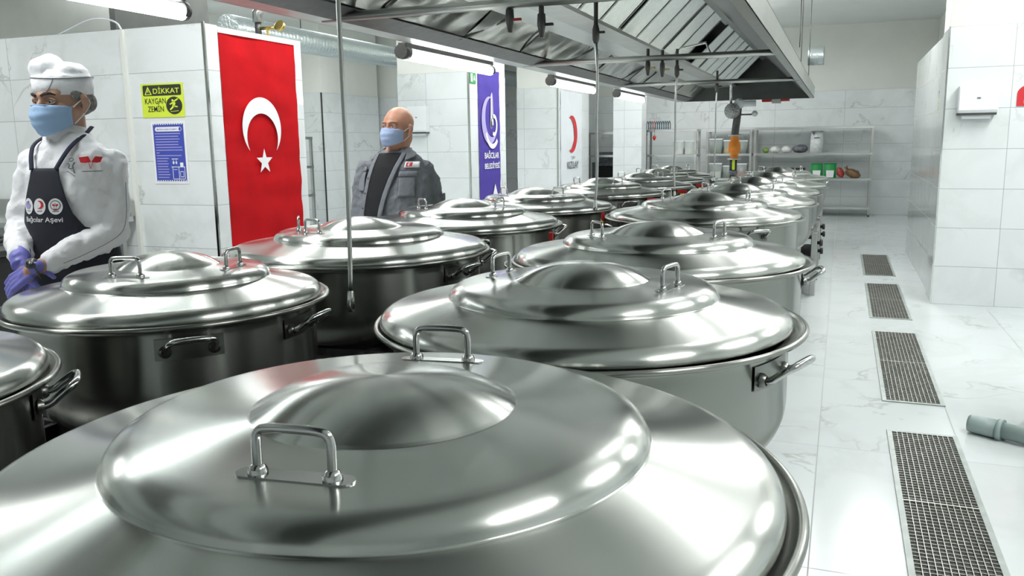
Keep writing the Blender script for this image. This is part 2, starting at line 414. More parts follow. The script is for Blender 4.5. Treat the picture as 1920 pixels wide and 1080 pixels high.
def smooth_path(pts, it=2):
    P = [Vector(p) for p in pts]
    for _ in range(it):
        Q = [P[0]]
        for a, b in zip(P[:-1], P[1:]): Q += [a*.75+b*.25, a*.25+b*.75]
        Q.append(P[-1]); P = Q
    return P
def make_pot(angles, label, loc, R_=.55):
    k = R_-.55
    t = thing('stock_pot', label, 'cooking pot', loc)
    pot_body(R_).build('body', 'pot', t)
    for a in angles:
        Mr = Matrix.Rotation(R(a), 3, 'Z'); o = Vector((.506+k, 0, -.062))
        mb = MB().tube([Mr @ (p+o) for p in smooth_path(handle_path())], .0085, 10)
        h = mb.build('handle', 'rod', t)
        pl = MB(); 
        vs = []
        for y in [-.088+.0176*i for i in range(11)]:
            for z in (-.035, .022):
                xx = math.sqrt((.5085+k)**2-y*y); vs.append(Mr @ Vector((xx, y, -.062+z)))
        pl.add(vs, [(2*i, 2*i+2, 2*i+3, 2*i+1) for i in range(10)])
        for y in (-.062, .062):
            pl.lathe([(.017, 0), (.016, .006), (.011, .012)], 14, c=Mr @ (o+Vector((0, y, -.012))), M=Mr @ Matrix.Rotation(PI/2, 3, 'Y'))
        pl.build('mounting_plate', 'plate', h)
    return t
def lid_profile(RL=.5275, RT=.347):
    def w(r): return r*RT/.347 if r <= .347 else RT+(r-.347)*(RL-RT)/(.5275-.347)
    p = [(.520, -.010), (.5275, -.006), (.5275, .0)]
    p += [(.483+.0445*math.cos(R(t)), .0+.0300*math.sin(R(t))) for t in (8, 20, 34, 50, 66, 80)] + [(.477, .0308), (.42, .0415), (.352, .0545), (.3490, .0552), (.3475, .0570)]
    p += [(.302+.0455*math.cos(R(t)), .0570+.0305*math.sin(R(t))) for t in (10, 22, 36, 52, 68, 80)] + [(.294, .0885), (.24, .0922), (.1765, .0960), (.1735, .0964), (.172, .0975)]
    p += [(.172*q, .0970+.0400*(1-q**2.9)) for q in (.99, .97, .94, .90, .84, .76, .67, .56, .45, .35, .25, .15, .07, .02)] + [(.0004, .1370)]
    return [(w(r), z) for r, z in p]
def make_lid(angles, label, loc, RL=.5275, RT=.347, rz=0, tilt=(0, 0)):
    t = thing('pot_lid', label, 'pot lid', loc); t.rotation_euler = (tilt[0], tilt[1], rz)
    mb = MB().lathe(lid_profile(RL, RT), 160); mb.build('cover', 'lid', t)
    for a in angles:
        Mr = Matrix.Rotation(R(a), 3, 'Z'); o = Vector((.246*RT/.347, 0, .0908)); hw = .045
        pts = [(0, -hw, 0), (.0, -hw, .02), (0, -hw, .042), (.0, -hw*.93, .051), (0, -hw*.75, .055), (0, 0, .056), (0, hw*.75, .055), (0, hw*.93, .051), (0, hw, .042), (0, hw, .02), (0, hw, 0)]
        h = MB().tube([Mr @ (p+o) for p in smooth_path(pts)], .0056, 10).build('grip_handle', 'rod', t)
        pl = MB(); sl = Matrix.Rotation(R(3.2), 3, 'Y')
        poly = arc(0, .058, .013, 0, 180, 10) + arc(0, -.058, .013, 180, 360, 10)
        f = lambda x, y, c: Mr @ (sl @ Vector((x, y, c)) + o)
        pl.prism(poly, -.002, .0025, f)
        for y in (-hw, hw): pl.lathe([(.0115, 0), (.011, .005), (.008, .010), (.005, .011)], 6, c=Mr @ (o+Vector((0, y, .002))), M=Mr)
        pl.build('base_plate', 'rod', h)
    return t

def make_cooker(label, loc, side=1, W=.46, knobs=False):
    """low gas cooker: steel frame box, black pan, cast iron trivet bars, valve knob on the aisle side"""
    t = thing('gas_cooker', label, 'gas cooker', loc)
    mb = MB(); D, H = .47, .55
    for sx in (-1, 1):
        for sy_ in (-1, 1):
            MB().bx(sx*W-.025, sx*W+.025, sy_*D-.025, sy_*D+.025, 0, H-.04).build('leg', 'sheet', t, .004)
    for sx in (-1, 1):
        mb.bx(sx*W-.022, sx*W+.022, -D, D, H-.06, H-.02)
        mb.bx(sx*W-.004, sx*W+.004, -D+.03, D-.03, .12, H-.06)
    for sy_ in (-1, 1): mb.bx(-W, W, sy_*D-.022, sy_*D+.022, H-.06, H-.02)
    mb.build('frame', 'sheet', t)
    MB().bx(-W+.01, W-.01, -D+.01, D-.01, .30, .32).build('drip_pan', 'black', t)
    tr = MB()
    for i in range(6): tr.bx(-W+.04, W-.04, -.4+.16*i-.01, -.4+.16*i+.01, H-.045, H-.002)
    for sx in (-.25, 0, .25): tr.bx(sx-.01, sx+.01, -D+.03, D-.03, H-.045, H-.006)
    tr.build('trivet', 'iron', t)
    bn = MB()
    for rr in (.12, .22, .32): bn.tube([(rr*math.cos(R(a)), rr*math.sin(R(a)), .40) for a in range(0, 361, 15)], .018, 8)
    bn.build('burner', 'iron', t)
    for y in ((-.18, .22) if knobs else ()):
        k = MB().lathe([(.0, .0), (.014, 0), (.014, .02), (.028, .022), (.030, .045), (.02, .05), (0, .05)], 16, c=(side*(W+.02), y, .40 if y < 0 else .29), M=Matrix.Rotation(side*PI/2, 3, 'Y'))
        k.build('control_knob', 'black', t)
    return t
#        x      y      rim z radius   pot handle angles      lid dx,dy     lid handle angles, tier radius, cooker half width
RIGHT = [(-.572, .984, .968, .556, (55, 145, 235, 325), (.0, -.002), (277, 98), .361, .36, 'nearest pot, cut by the bottom edge'),
         (-.605, 2.093, .970, .551, (342, 72, 162, 252), (-.012, .0), (171, 347), .347, .36, 'second pot, handle over the aisle'),
         (-.652, 3.27, .970, .580, (8, 98, 188, 278), (-.008, .0), (221, 343), .366, .36, 'third pot, before the gap'),
         (-.765, 5.17, .972, .592, (38, 128, 218, 308), (.0, .0), (157, 17), .372, .36, 'fourth pot, first past the gap'),
         (-.70, 6.33, .970, .565, (45, 135, 225, 315), (.0, 0), (215, 5), .356, .36, 'fifth pot'),
         (-.69, 7.47, .97, .56, (42, 132, 222, 312), (.0, 0), (240, 330), .353, .36, 'sixth pot'),
         (-.66, 8.60, .97, .56, (45, 135, 225, 315), (.0, 0), (230, 345), .353, .46, 'seventh pot'),
         (-.67, 10.2, .97, .56, (30, 120, 210, 300), (.0, 0), (225, 350), .353, .46, 'last pot before the shelves')]
LEFT = [(-1.90, .955, .962, .485, (46, 136, 232, 318), (-.004, .002), (200, 320), .335, .42, 'pot cut by the left edge'),
        (-1.908, 2.010, .966, .474, (318, 8, 142, 188), (-.004, .0), (281, 13), .297, .42, 'pot in front of the cook'),
        (-1.975, 3.21, .968, .580, (350, 34, 170, 204), (.012, .0), (215, 253), .366, .44, 'pot before the red flag'),
        (-2.02, 4.42, .97, .575, (32, 122, 212, 302), (0, 0), (235, 349), .362, .44, 'pot before the grey-shirted man'),
        (-2.0, 5.62, .97, .565, (20, 110, 200, 290), (0, 0), (230, 327), .356, .44, 'fifth pot, near the purple banner'),
        (-1.96, 7.22, .97, .565, (40, 130, 220, 310), (0, 0), (230, 320), .356, .44, 'sixth pot, below the white banner'),
        (-1.90, 8.45, .97, .56, (25, 115, 205, 295), (0, 0), (240, 340), .353, .44, 'seventh pot'),
        (-1.95, 9.62, .97, .56, (10, 100, 190, 280), (0, 0), (225, 330), .353, .44, 'eighth pot'),
        (-2.04, 10.85, .97, .56, (10, 100, 190, 280), (0, 0), (235, 345), .353, .44, 'farthest pot')]
for row, nm in ((RIGHT, 'right'), (LEFT, 'left')):
    for i, (x, y, z, rr, ha, (dx, dy), la, tr_, cw, where) in enumerate(row):
        p = make_pot(ha, f'round steel cooking pot, {nm} row, {where}', (x, y, z), rr); p['group'] = 'big steel cooking pots in two rows'
        l = make_lid(la, f'tiered steel lid, {nm} row, on the {where}', (x+dx, y+dy, z+.004), rr*.956, tr_)
        l['group'] = 'three-tier lids on the cooking pots'
        c = make_cooker(f'low steel gas cooker, {nm} row, under the {where}', (x, y, 0), 1 if nm == 'right' else -1, cw, i > 5)
        c.scale = (1, 1, (z-.348)/.548); c['group'] = 'low gas cookers under the pots'
# added black box, stands for the shade between the two rows
mb = MB().bx(-1.40, -1.22, .2, 11.2, 0, .30)
tag(mb.build('gap_shade_box', 'black', bevel=.01), 'long black box added on the floor as shade between the two rows of cookers', 'shade box')
# red tap handles beside the left pots
for i, (x, y, z, wh) in enumerate([(-1.375, 4.11, .935, 'beside the pot in front of the man in grey'), (-1.375, 5.13, .955, 'beside the pot near the purple banner'),
                               (-1.375, 6.62, .96, 'beside the pot below the white banner'), (-1.36, 7.86, .955, 'third behind the grey shirted man'), (-1.36, 8.95, .955, 'farthest, near the gas pipe')]):
    t = thing('gas_tap', f'red-handled gas tap {wh}', 'gas tap', (x, y, 0), 0, 'red gas taps between the pot rows')
    MB().tube([(0, 0, .30), (0, 0, z-.03)], .010, 10).build('standpipe', 'gasp', t)
    MB().lathe([(0, -.02), (.016, -.02), (.02, 0), (.016, .02), (0, .022)], 12, c=(0, 0, z-.03)).build('valve_body', 'brass', t)
    hb = MB(); hb.box((0, -.012, z+.005), (.022 if i < 2 else .085, .014, .055 if i < 2 else .03)); hb.build('red_lever', 'redpl', t, .005)

# ------------------------------------------------------------ extractor hood
hd = thing('extractor_hood', 'long steel extractor hood with baffle filters hanging over the pots', 'extractor hood', (0, 0, 0))
Y0, Y1 = -1.6, 13.6
def strip(prof, y0=Y0, y1=Y1, th=.004):
    """sheet following an (x,z) profile along y, with thickness"""
    mb = MB()
    for (a, b) in zip(prof[:-1], prof[1:]):
        d = Vector((b[0]-a[0], b[1]-a[1])); n = Vector((-d.y, d.x)).normalized()*th
        P = [(a[0], a[1]), (b[0], b[1]), (b[0]+n.x, b[1]+n.y), (a[0]+n.x, a[1]+n.y)]
        mb.prism(P, y0, y1, lambda p, q, c: (p, c, q))
    return mb
CZ = 1.42
strip([(-2.46, 2.26), (-2.46, 2.02), (-2.33, 2.02)]).build('left_gutter', 'sheet', hd)
strip([(-2.33, 2.02), (-2.20, 2.06)]).build('gutter_shadow_strip', 'gasp', hd)  # dark strip: shade along the gutter put into the colour
# rippled inner panels, seven pieces
ny = 7
for i in range(ny):
    a, b = Y0+(Y1-Y0)*i/ny, Y0+(Y1-Y0)*(i+1)/ny
    vs = []; nn = 110; n_ = Vector((.62, 0, -.78))
    for j in range(nn+1):
        y = a+.01+(b-a-.02)*j/nn
        for q in range(9):
            t = q/8; p = Vector((-2.21+.19*t, y, 2.065+.15*t))
            amp = math.sin(PI*t)**.5 if 0 < t < 1 else 0
            vs.append(p + n_*amp*(.016*noise.noise(Vector((t*.7, y*3.2, i*3.1)))+.006*noise.noise(Vector((t*2.0, y*8.0-t*1.5, 7+i)))))
    rp_ = MB().add(vs, [(j*9+q, j*9+q+1, (j+1)*9+q+1, (j+1)*9+q) for j in range(nn) for q in range(8)]).build('rippled_panel', 'hood_wavy', hd)
strip([(-2.02, 2.215), (-1.77, 2.215)]).build('top_panel', 'sheet_l', hd)
strip([(-1.785, 2.212), (-1.59, 2.218), (-1.55, 2.235)], Y0, Y1, .02).build('filter_rail', 'sheet', hd)
# brace straps over the rippled panels
for i in range(14):
    y = Y0+.5+i*1.0
    if y > Y1-.2: break
    mb = MB(); a, b = Vector((-2.225, y, 2.055)), Vector((-2.03, y+(.0 if i % 2 else .30), 2.20))
    mb.tube([a, b], [(.006, .022), (.006, .022)], 4, up=(1, 0, -.8)); mb.build('brace', 'sheet_d', hd)
# filter bank: corrugated panels rising to the ridge
fa, fb = Vector((-1.55, 0, 2.225)), Vector((-1.17, 0, 2.60)); dv = (fb-fa); nv = Vector((dv.z, 0, -dv.x)).normalized()
fl = .485; yy = Y0+.02; k = 0
while yy+fl < Y1-.6:
    miss = abs(yy-8.6) < .26
    if not miss:
        mb = MB(); nr = 14*6; vs = []
        for j in range(nr+1):
            y_ = yy+fl*j/nr; q = nv*(.006+.005*math.sin(2*PI*j/6))
            vs += [fa+q+Vector((0, y_, 0)), fb+q+Vector((0, y_, 0))]
        mb.add(vs, [(2*j, 2*j+2, 2*j+3, 2*j+1) for j in range(nr)])
        e0 = .012
        for (u0, u1) in ((yy-.004, yy+e0), (yy+fl-e0, yy+fl+.004)):
            mb.add([fa+nv*.014+Vector((0, u0, 0)), fb+nv*.014+Vector((0, u0, 0)), fb+nv*.014+Vector((0, u1, 0)), fa+nv*.014+Vector((0, u1, 0))], [(0, 1, 2, 3)], False)
        fo = mb.build('baffle_filter', 'filter', hd, weld=False)
        k += 1
    yy += fl+.012
    if k % 3 == 0: yy += .07
strip([(-2.46, 2.26), (-2.20, 2.72), (-.78, 2.66), (-.425, 2.17)]).build('outer_casing', 'sheet', hd)
strip([(-1.19, 2.59), (-1.12, 2.63), (-1.05, 2.55)], Y0, Y1, .006).build('ridge_rail', 'sheet', hd)
strip([(-1.08, 2.57), (-.52, 2.06), (-.49, 2.02)]).build('right_inner_panel', 'sheet_d', hd)  # dark reflection put into the panel colour
strip([(-.49, 2.02), (-.425, 2.02), (-.425, 2.17)]).build('right_skirt', 'sheet_l', hd)
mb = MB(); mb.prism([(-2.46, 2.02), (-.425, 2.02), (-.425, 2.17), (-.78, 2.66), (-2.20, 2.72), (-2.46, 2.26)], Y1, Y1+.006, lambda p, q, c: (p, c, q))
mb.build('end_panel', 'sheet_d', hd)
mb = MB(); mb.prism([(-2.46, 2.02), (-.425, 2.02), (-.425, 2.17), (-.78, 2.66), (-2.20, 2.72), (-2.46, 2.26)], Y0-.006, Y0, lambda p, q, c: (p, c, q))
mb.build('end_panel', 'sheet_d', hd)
for y in (.9, 3.67, 6.49, 9.4):
    mb = MB().tube([(-2.40, y, 2.035), (-.45, y, 2.035)], .022, 10); mb.build('cross_bar', 'sheet', hd)
    MB().bx(-2.40, -2.36, y-.02, y+.02, 2.03, 2.13).build('hanger_stub', 'gasp', hd)
for (x, y, z) in ((-.44, 9.4, 2.19), (-.46, 12.0, 2.22), (-2.4, 6, 2.4), (-2.4, 12, 2.4)):
    MB().tube([(x, y, z), (x, y, 3.5)], .004, 6).build('hanging_wire', 'sheet_d', hd)
MB().tube([(-1.62, 8.3, 2.26), (-1.25, 8.35, 2.33), (-1.18, 8.2, 2.20)], .012, 8).build('grease_cup_arm', 'chrome', hd)
# drain hoses with taps hanging from the cross bars
def hose(y, zb, zt, bend, lab):
    t = thing('hanging_hose', lab, 'hose', (-1.28, y, 0), 0, 'thin hoses hanging between the pot rows')
    pts = [(0, 0, zt+.02)]
    n = 9
    for i in range(1, n+1):
        q = i/n; pts.append((bend*math.sin(PI*q)*.6 + bend*.3*math.sin(3*PI*q), 0, zt+(zb+.04-zt)*q))
    MB().tube(smooth_path(pts, 1), .0065 if y < 3 else .008, 10).build('hose_pipe', 'rod' if y > 3 else 'sheet', t)
    e = pts[-1]; MB().lathe([(0, -.03), (.011, -.03), (.013, -.01), (.010, .01), (.009, .03)], 12, c=(e[0], 0, zb+.02)).build('nozzle', 'chrome', t)
    if zt < 2.1:
        MB().lathe([(.012, 0), (.02, .02), (.02, .07), (.012, .10), (.012, .22)], 12, c=(0, 0, zt)).build('valve', 'gasp', t)
        MB().bx(0, .05, -.006, .006, zt+.05, zt+.062).build('lever', 'signblack', t)
    return t
hose(2.03, .965, 2.5, .010, 'nearest hanging hose, in front of the man in the grey shirt')
hose(4.6, 1.05, 1.95, .016, 'second hanging hose from the camera, left of the white banner')
hose(7.04, .96, 1.93, -.012, 'third hanging hose, above the far lids')
hose(9.4, .975, 1.93, -.008, 'farthest thin hanging hose, beside the orange gas valve')
def tapvalve(x, y, z, m, lab):
    t = thing('drain_tap', lab, 'tap', (x, y, z), 0, 'taps under the hood cross bars')
    MB().lathe([(.012, .14), (.012, .05), (.018, .045), (.020, 0), (.014, -.03), (.010, -.055), (0, -.055)], 12).build('valve_body', 'gasp', t)
    MB().bx(.0, .055, -.008, .008, -.006, .006).build('lever', m, t, .002)
tapvalve(-1.42, 3.67, 1.965, 'redpl', 'hood tap with a red lever under the nearest visible cross bar')
tapvalve(-1.27, 3.67, 1.935, 'black', 'hood tap with a black lever right of the red-lever tap')
tapvalve(-1.40, 6.49, 1.965, 'brass', 'small brass tap left under the middle cross bar')
tapvalve(-1.29, 6.49, 1.95, 'brass', 'small brass tap right under the middle cross bar')

# fluorescent tubes along the left edge of the hood
for (a, b, wh) in ((1.45, 2.90, 'cut by the top left of the photo'), (4.75, 6.20, 'nearest whole one, above the man in grey'), (7.62, 9.12, 'middle one, above the white banner'), (10.1, 11.6, 'farthest one')):
    t = thing('fluorescent_light', f'fluorescent tube light along the hood edge, {wh}', 'light', (-2.56, (a+b)/2, 2.0), 0, 'fluorescent tube lights along the hood')
    h = (b-a)/2
    MB().tube([(0, -h+.07, -.03), (0, h-.02, -.03)], .034, 14).build('tube', 'tube', t)
    MB().tube([(0, -h, -.015), (0, -h+.075, -.015)], .045, 14).build('end_cap', 'gasp', t)
    MB().tube([(0, h-.03, -.025), (0, h, -.025)], .038, 14).build('end_cap', 'gasp', t)
    MB().bx(-.030, .030, -h+.02, h-.02, .008, .045).build('housing', 'gasp', t, .006)
    for s_ in (-1, 1): MB().bx(-.01, .10, s_*h*.85-.012, s_*h*.85+.012, .05, .06).build('bracket', 'sheet', t)
# white fixtures for the strip lamps, including the added fill lamps
for i, (x, y, z, a, b, p, up) in enumerate(LAMPS):
    mb = MB().bx(x-a/2, x+a/2, y-b/2, y+b/2, z+.012, z+.048)
    if a < b:
        for s_ in (-1, 1): mb.bx(x-.012, x+.012, y+s_*b*.4-.012, y+s_*b*.4+.012, z+.045, 3.5)
    else:
        for s_ in (-1, 1): mb.bx(x+s_*a*.4-.012, x+s_*a*.4+.012, y-.012, y+.012, z+.045, 3.5)
    tag(mb.build('strip_fill_light', 'white'), 'suspended white strip light ' + ('added as fill over the right aisle' if x > 1 else 'added as fill over the far grate' if x == .5 else 'beside the hood' if x > -.5 else 'over the left walkway' if abs(x+3.7) < .1 else ('added as fill in the store room nearest the cook' if y < 5 else 'added as fill in the store room middle' if y < 9 else 'added as fill in the store room rear') if x < -5 else ('added as fill near the back wall' if y > 14 else 'added as fill above the far end of the hood') if y > 11.5 else 'added as fill behind the camera') + f', {["first", "second", "third", "fourth", "fifth", "sixth"][sum(1 for q in LAMPS[:i] if q[0] == x)]} from the camera end' + (', by the racks' if x == -3.0 else ''), 'light', 'suspended strip lights above the frame')

# ------------------------------------------------------------ floor grates
def grate(y0, y1, lab, gx0=.27, gx1=.58):
    t = thing('floor_grate', lab, 'floor grate', ((gx0+gx1)/2, (y0+y1)/2, 0), 0, 'drain grates in the aisle floor')
    hx, hy = (gx1-gx0)/2, (y1-y0)/2; f = .022
    fr = MB()
    for s_ in (-1, 1):
        fr.bx(s_*hx-(f if s_ > 0 else 0), s_*hx+(0 if s_ > 0 else f), -hy, hy, .0005, .006)
        fr.bx(-hx+f, hx-f, s_*hy-(f if s_ > 0 else 0), s_*hy+(0 if s_ > 0 else f), .0005, .006)
    fr.build('frame', 'gratef', t)
    MB().bx(-hx+f, hx-f, -hy+f, hy-f, .0004, .0012).build('drain_pit', 'pit', t)
    br = MB(); n = 12; w_ = (2*hx-2*f)
    for i in range(1, n): br.bx(-hx+f+w_*i/n-.0012, -hx+f+w_*i/n+.0012, -hy+f, hy-f, .002, .007)
    ncr = int((2*hy-2*f)/.028)
    for j in range(1, ncr): 
        y_ = -hy+f+(2*hy-2*f)*j/ncr; br.bx(-hx+f, hx-f, y_-.0012, y_+.0012, .002, .0045)
    br.bx(-hx+f, hx-f, -.004, .004, .002, .0072)
    br.build('bars', 'grate', t)
grate(2.62, 4.37, 'nearest long floor grate in the white aisle')
grate(4.87, 6.70, 'second floor grate from the camera, longest one seen whole')
grate(7.20, 8.96, 'third floor grate, beside the tiled pillar corner')
grate(9.50, 11.22, 'farthest floor grate in the aisle')

# grey drain hose lying on the floor at the right
t = thing('drain_pipe', 'grey-green plastic drain pipe lying on the floor at the right edge', 'pipe', (0, 0, 0))
MB().tube([(.64, 4.475, .045), (.655, 4.468, .045), (.76, 4.41, .045)], [.040, .043, .046], 24).build('socket', 'hose', t)
MB().tube([(.755, 4.412, .045), (.775, 4.402, .045)], .052, 24).build('collar', 'hose', t)
MB().tube([(.77, 4.405, .045), (.95, 4.30, .045), (1.30, 4.10, .04), (1.7, 3.85, .04)], .040, 24).build('pipe', 'hose', t)

# ------------------------------------------------------------ wall things, right
def dispenser(x0, x1, z0, z1, y, lab):
    t = thing('towel_dispenser', lab, 'paper towel dispenser', ((x0+x1)/2, y, z0), 0, 'white paper towel dispensers')
    w_ = (x1-x0)/2; h = z1-z0
    MB().prism([(0, .045), (-.10, .045), (-.115, .07), (-.105, h-.01), (-.09, h), (0, h)], -w_, w_, lambda p, q, c: (c, p, q)).build('cover', 'white', t, .006)
    MB().bx(-w_-.004, w_-.006, -.10, 0, .028, .048).build('base', 'sheet_d', t, .003)
    MB().bx(-w_*.78, w_*.72, -.075, -.03, 0, .03).build('paper_towel', 'white', t)
    flat(ellp(0, 0, .016, .006), 'badge', 'pgrey', (0, -.1125, h*.62), (1, 0, 0), (0, 0, 1), t)
    return t
dispenser(.869, 1.155, 1.565, 1.83, 7.999, 'white paper towel dispenser on the tiled pillar at the right')
dispenser(-5.22, -4.95, 1.53, 1.90, 9.899, 'paper towel dispenser behind the bald man')
t = thing('red_wall_sign', 'red wall sign with rounded top and white marks, cut by the right edge', 'sign', (1.298, 7.997, 1.66))
flat([(0, 0), (.36, 0), (.36, .10)] + arc(.18, .10, .18, 0, 180, 16, .09), 'board', 'pred', (0, 0, 0), (1, 0, 0), (0, 0, 1), t, off=.004, thick=.004)
flat([(.05, .02), (.16, .02), (.16, .055), (.05, .055)], 'white_mark', 'pwhite', (0, 0, 0), (1, 0, 0), (0, 0, 1), t, off=.006)
flat([(.05, .09), (.12, .07), (.16, .13), (.055, .145)], 'white_mark', 'pwhite', (0, 0, 0), (1, 0, 0), (0, 0, 1), t, off=.006)
def dikkat(o, r, u, w_, h, lab):
    o = Vector(o); t = thing('warning_sign', lab, 'sign', o)
    z = Vector((0, 0, 0))
    rr = lambda x0, y0, x1, y1, q: arc(x1-q, y1-q, q, 0, 90, 5)+arc(x0+q, y1-q, q, 90, 180, 5)+arc(x0+q, y0+q, q, 180, 270, 5)+arc(x1-q, y0+q, q, 270, 360, 5)
    flat([(-w_/2, -h/2), (w_/2, -h/2), (w_/2, h/2), (-w_/2, h/2)], 'board', 'yellow', z, r, u, t, off=.003, thick=.003)
    flat(rr(-w_*.455, h*.14, w_*.455, h*.455, .012), 'black_band', 'signblack', z, r, u, t, off=.004)
    text('DİKKAT', 'lettering', 'yellow', z+Vector(r)*w_*.10+Vector(u)*h*.305, r, u, h*.20, w_*.62, t, .01, .005)
    flat([(-w_*.42, h*.17), (-w_*.24, h*.17), (-w_*.33, h*.42)], 'warning_triangle', 'yellow', z, r, u, t, off=.005)
    flat([(-w_*.385, h*.195), (-w_*.275, h*.195), (-w_*.33, h*.35)], 'warning_triangle', 'signblack', z, r, u, t, off=.0055)
    flat([(-w_*.34, h*.24), (-w_*.32, h*.24), (-w_*.325, h*.32), (-w_*.335, h*.32)], 'exclamation', 'yellow', z, r, u, t, off=.006)
    text('KAYGAN\nZEMİN', 'lettering', 'signblack', z-Vector(r)*w_*.17-Vector(u)*h*.13, r, u, h*.40, w_*.50, t, .006, .005)
    flat(ellp(w_*.27, -h*.16, w_*.19, h*.26), 'pictogram_disc', 'signblack', z, r, u, t, off=.0045)
    g = 'yellow'
    flat(ellp(w_*.24, -h*.01, w_*.025, h*.033, 12), 'slipping_figure', g, z, r, u, t, off=.0055)
    for q in ([(.25, -.04), (.31, -.08), (.28, -.21), (.22, -.20)], [(.28, -.06), (.38, .02), (.36, .05), (.26, -.02)], [(.24, -.05), (.16, -.11), (.18, -.14), (.25, -.10)],
              [(.22, -.19), (.16, -.27), (.18, -.30), (.26, -.22)], [(.25, -.19), (.35, -.22), (.36, -.19), (.28, -.16)]):
        flat([(a*w_, b*h) for a, b in q], 'slipping_figure', g, z, r, u, t, off=.0055)
    flat([(w_*.18, -h*.33), (w_*.37, -h*.31), (w_*.37, -h*.325), (w_*.18, -h*.345)], 'floor_line', g, z, r, u, t, off=.0055)
    return t
dikkat((-4.785, 5.112, 1.773), (1, 0, 0), (0, 0, 1), .40, .25, 'yellow and black slippery floor warning sign on the tiled wall beside the cook')
dikkat((.798, 8.62, 1.735), (0, -1, 0), (0, 0, 1), .22, .22, 'narrow yellow warning sign seen edge-on on the right partition')
# blue instruction poster
t = thing('instruction_poster', 'blue kitchen rules poster with white text lines below the yellow sign', 'poster', (-4.755, 5.112, 1.385))
rX, uZ, zo = (1, 0, 0), (0, 0, 1), (0, 0, 0)
flat([(-.165, -.235), (.165, -.235), (.165, .235), (-.165, .235)], 'sheet', 'pwhite', zo, rX, uZ, t, off=.002, thick=.002)
flat([(-.145, -.215), (.145, -.215), (.145, .215), (-.145, .215)], 'blue_panel', 'blue', zo, rX, uZ, t, off=.003)
for s_ in (.207, -.222):
    for i in range(13):
        x = -.14+.022*i; flat([(x, s_), (x+.009, s_), (x+.018, s_+.016), (x+.009, s_+.016)], 'hazard_stripe', 'pwhite', zo, rX, uZ, t, off=.0035)
flat(arc(.11, .175, .017, -90, 90, 8)+arc(-.11, .175, .017, 90, 270, 8), 'title_bar', 'pwhite', zo, rX, uZ, t, off=.0035)
text('MUTFAK DÜZEN TALİMATI', 'lettering', 'blue', (-.012, 0, .175), rX, uZ, .014, .19, t, .01, .004)
flat(ellp(.112, .175, .011, .014, 16), 'info_disc', 'blue', zo, rX, uZ, t, off=.004)
random.seed(3)
for i in range(17):
    z = .142-.0205*i; x1 = .125-random.random()*.06 if i < 9 else -.01-random.random()*.02
    if i == 7: x1 = -.10
    flat([(-.13, z-.0035), (x1, z-.0035), (x1, z+.003), (-.13, z+.003)], 'text_line', 'plil', zo, rX, uZ, t, off=.0035)
for q in ([(.012, -.045), (.075, -.045), (.075, -.05), (.012, -.05)], [(.005, -.105), (.135, -.105), (.135, -.110), (.005, -.110)], [(.015, -.11), (.020, -.11), (.020, -.20), (.015, -.20)],
          [(.072, -.11), (.077, -.11), (.077, -.20), (.072, -.20)], [(.128, -.11), (.133, -.11), (.133, -.20), (.128, -.20)], [(.015, -.196), (.133, -.196), (.133, -.201), (.015, -.201)],
          [(.028, -.125), (.058, -.125), (.058, -.129), (.028, -.129)], [(.085, -.14), (.12, -.14), (.12, -.145), (.085, -.145)], [(.085, -.18), (.12, -.18), (.12, -.185), (.085, -.185)],
          [(.085, -.14), (.089, -.14), (.089, -.185), (.085, -.185)], [(.116, -.14), (.12, -.14), (.12, -.185), (.116, -.185)], [(.09, -.075), (.12, -.075), (.12, -.105), (.09, -.105)]):
    flat(q, 'kitchen_drawing', 'pwhite', zo, rX, uZ, t, off=.0038)
for x in (.028, .055):
    flat(ellp(x, -.075, .009, .012, 12), 'kitchen_drawing', 'pwhite', zo, rX, uZ, t, off=.0038)
    flat([(x-.002, -.05), (x+.002, -.05), (x+.002, -.07), (x-.002, -.07)], 'kitchen_drawing', 'pwhite', zo, rX, uZ, t, off=.0038)

# ------------------------------------------------------------ banners
def cloth(y0, y1, z0, z1, x, m, name, parent, amp=.006, bar=True, seed=0, ny_=28, nz=80):
    mb = MB(); vs = []
    for j in range(nz+1):
        for i in range(ny_+1):
            y = y0+(y1-y0)*i/ny_; z = z0+(z1-z0)*j/nz
            d = amp*noise.noise(Vector((y*2.2, z*6.5, seed)))*2 + amp*.6*noise.noise(Vector((y*6, z*14, seed+5)))
            vs.append((x+.008+max(-.006, d), y, z))
    fs = [(j*(ny_+1)+i, j*(ny_+1)+i+1, (j+1)*(ny_+1)+i+1, (j+1)*(ny_+1)+i) for j in range(nz) for i in range(ny_)]
    mb.add(vs, fs); return mb.build(name, m, parent)
rY = (0, 1, 0)
t = thing('flag_banner', 'tall red flag banner with white crescent and star on the tiled wall', 'flag', (-4.397, 5.775, 0))
cl = cloth(-.475, .475, .40, 2.27, 0, 'red', 'cloth', t, .005)
flat(crescent(-.035, 1.565, .245, .196, .078, -90), 'crescent', 'pwhite', zo, rY, uZ, t, off=.022)
flat(star(-.03, 1.300, .105), 'star', 'pwhite', zo, rY, uZ, t, off=.022)
MB().bx(0, .014, -.475, .475, 2.265, 2.285).build('top_hem', 'pwhite', t)
t = thing('municipality_banner', 'narrow purple banner with white emblem and lettering', 'banner', (-4.40, 10.55, 0))
cloth(-.365, .365, .40, 2.37, 0, 'purple', 'cloth', t, .004, seed=3)
O2 = .020
flat(crescent(-.02, 1.72, .27, .225, .085, 25, 1.15), 'emblem_crescent', 'plil', zo, rY, uZ, t, off=O2)
flat([(.005, 1.62), (.055, 1.62), (.06, 2.09), (.03, 2.04)], 'emblem_letter', 'pwhite', zo, rY, uZ, t, off=O2+.001)
flat([(.075, 1.66), (.11, 1.66), (.085, 2.06), (.075, 2.09)], 'emblem_letter', 'pwhite', zo, rY, uZ, t, off=O2+.001)
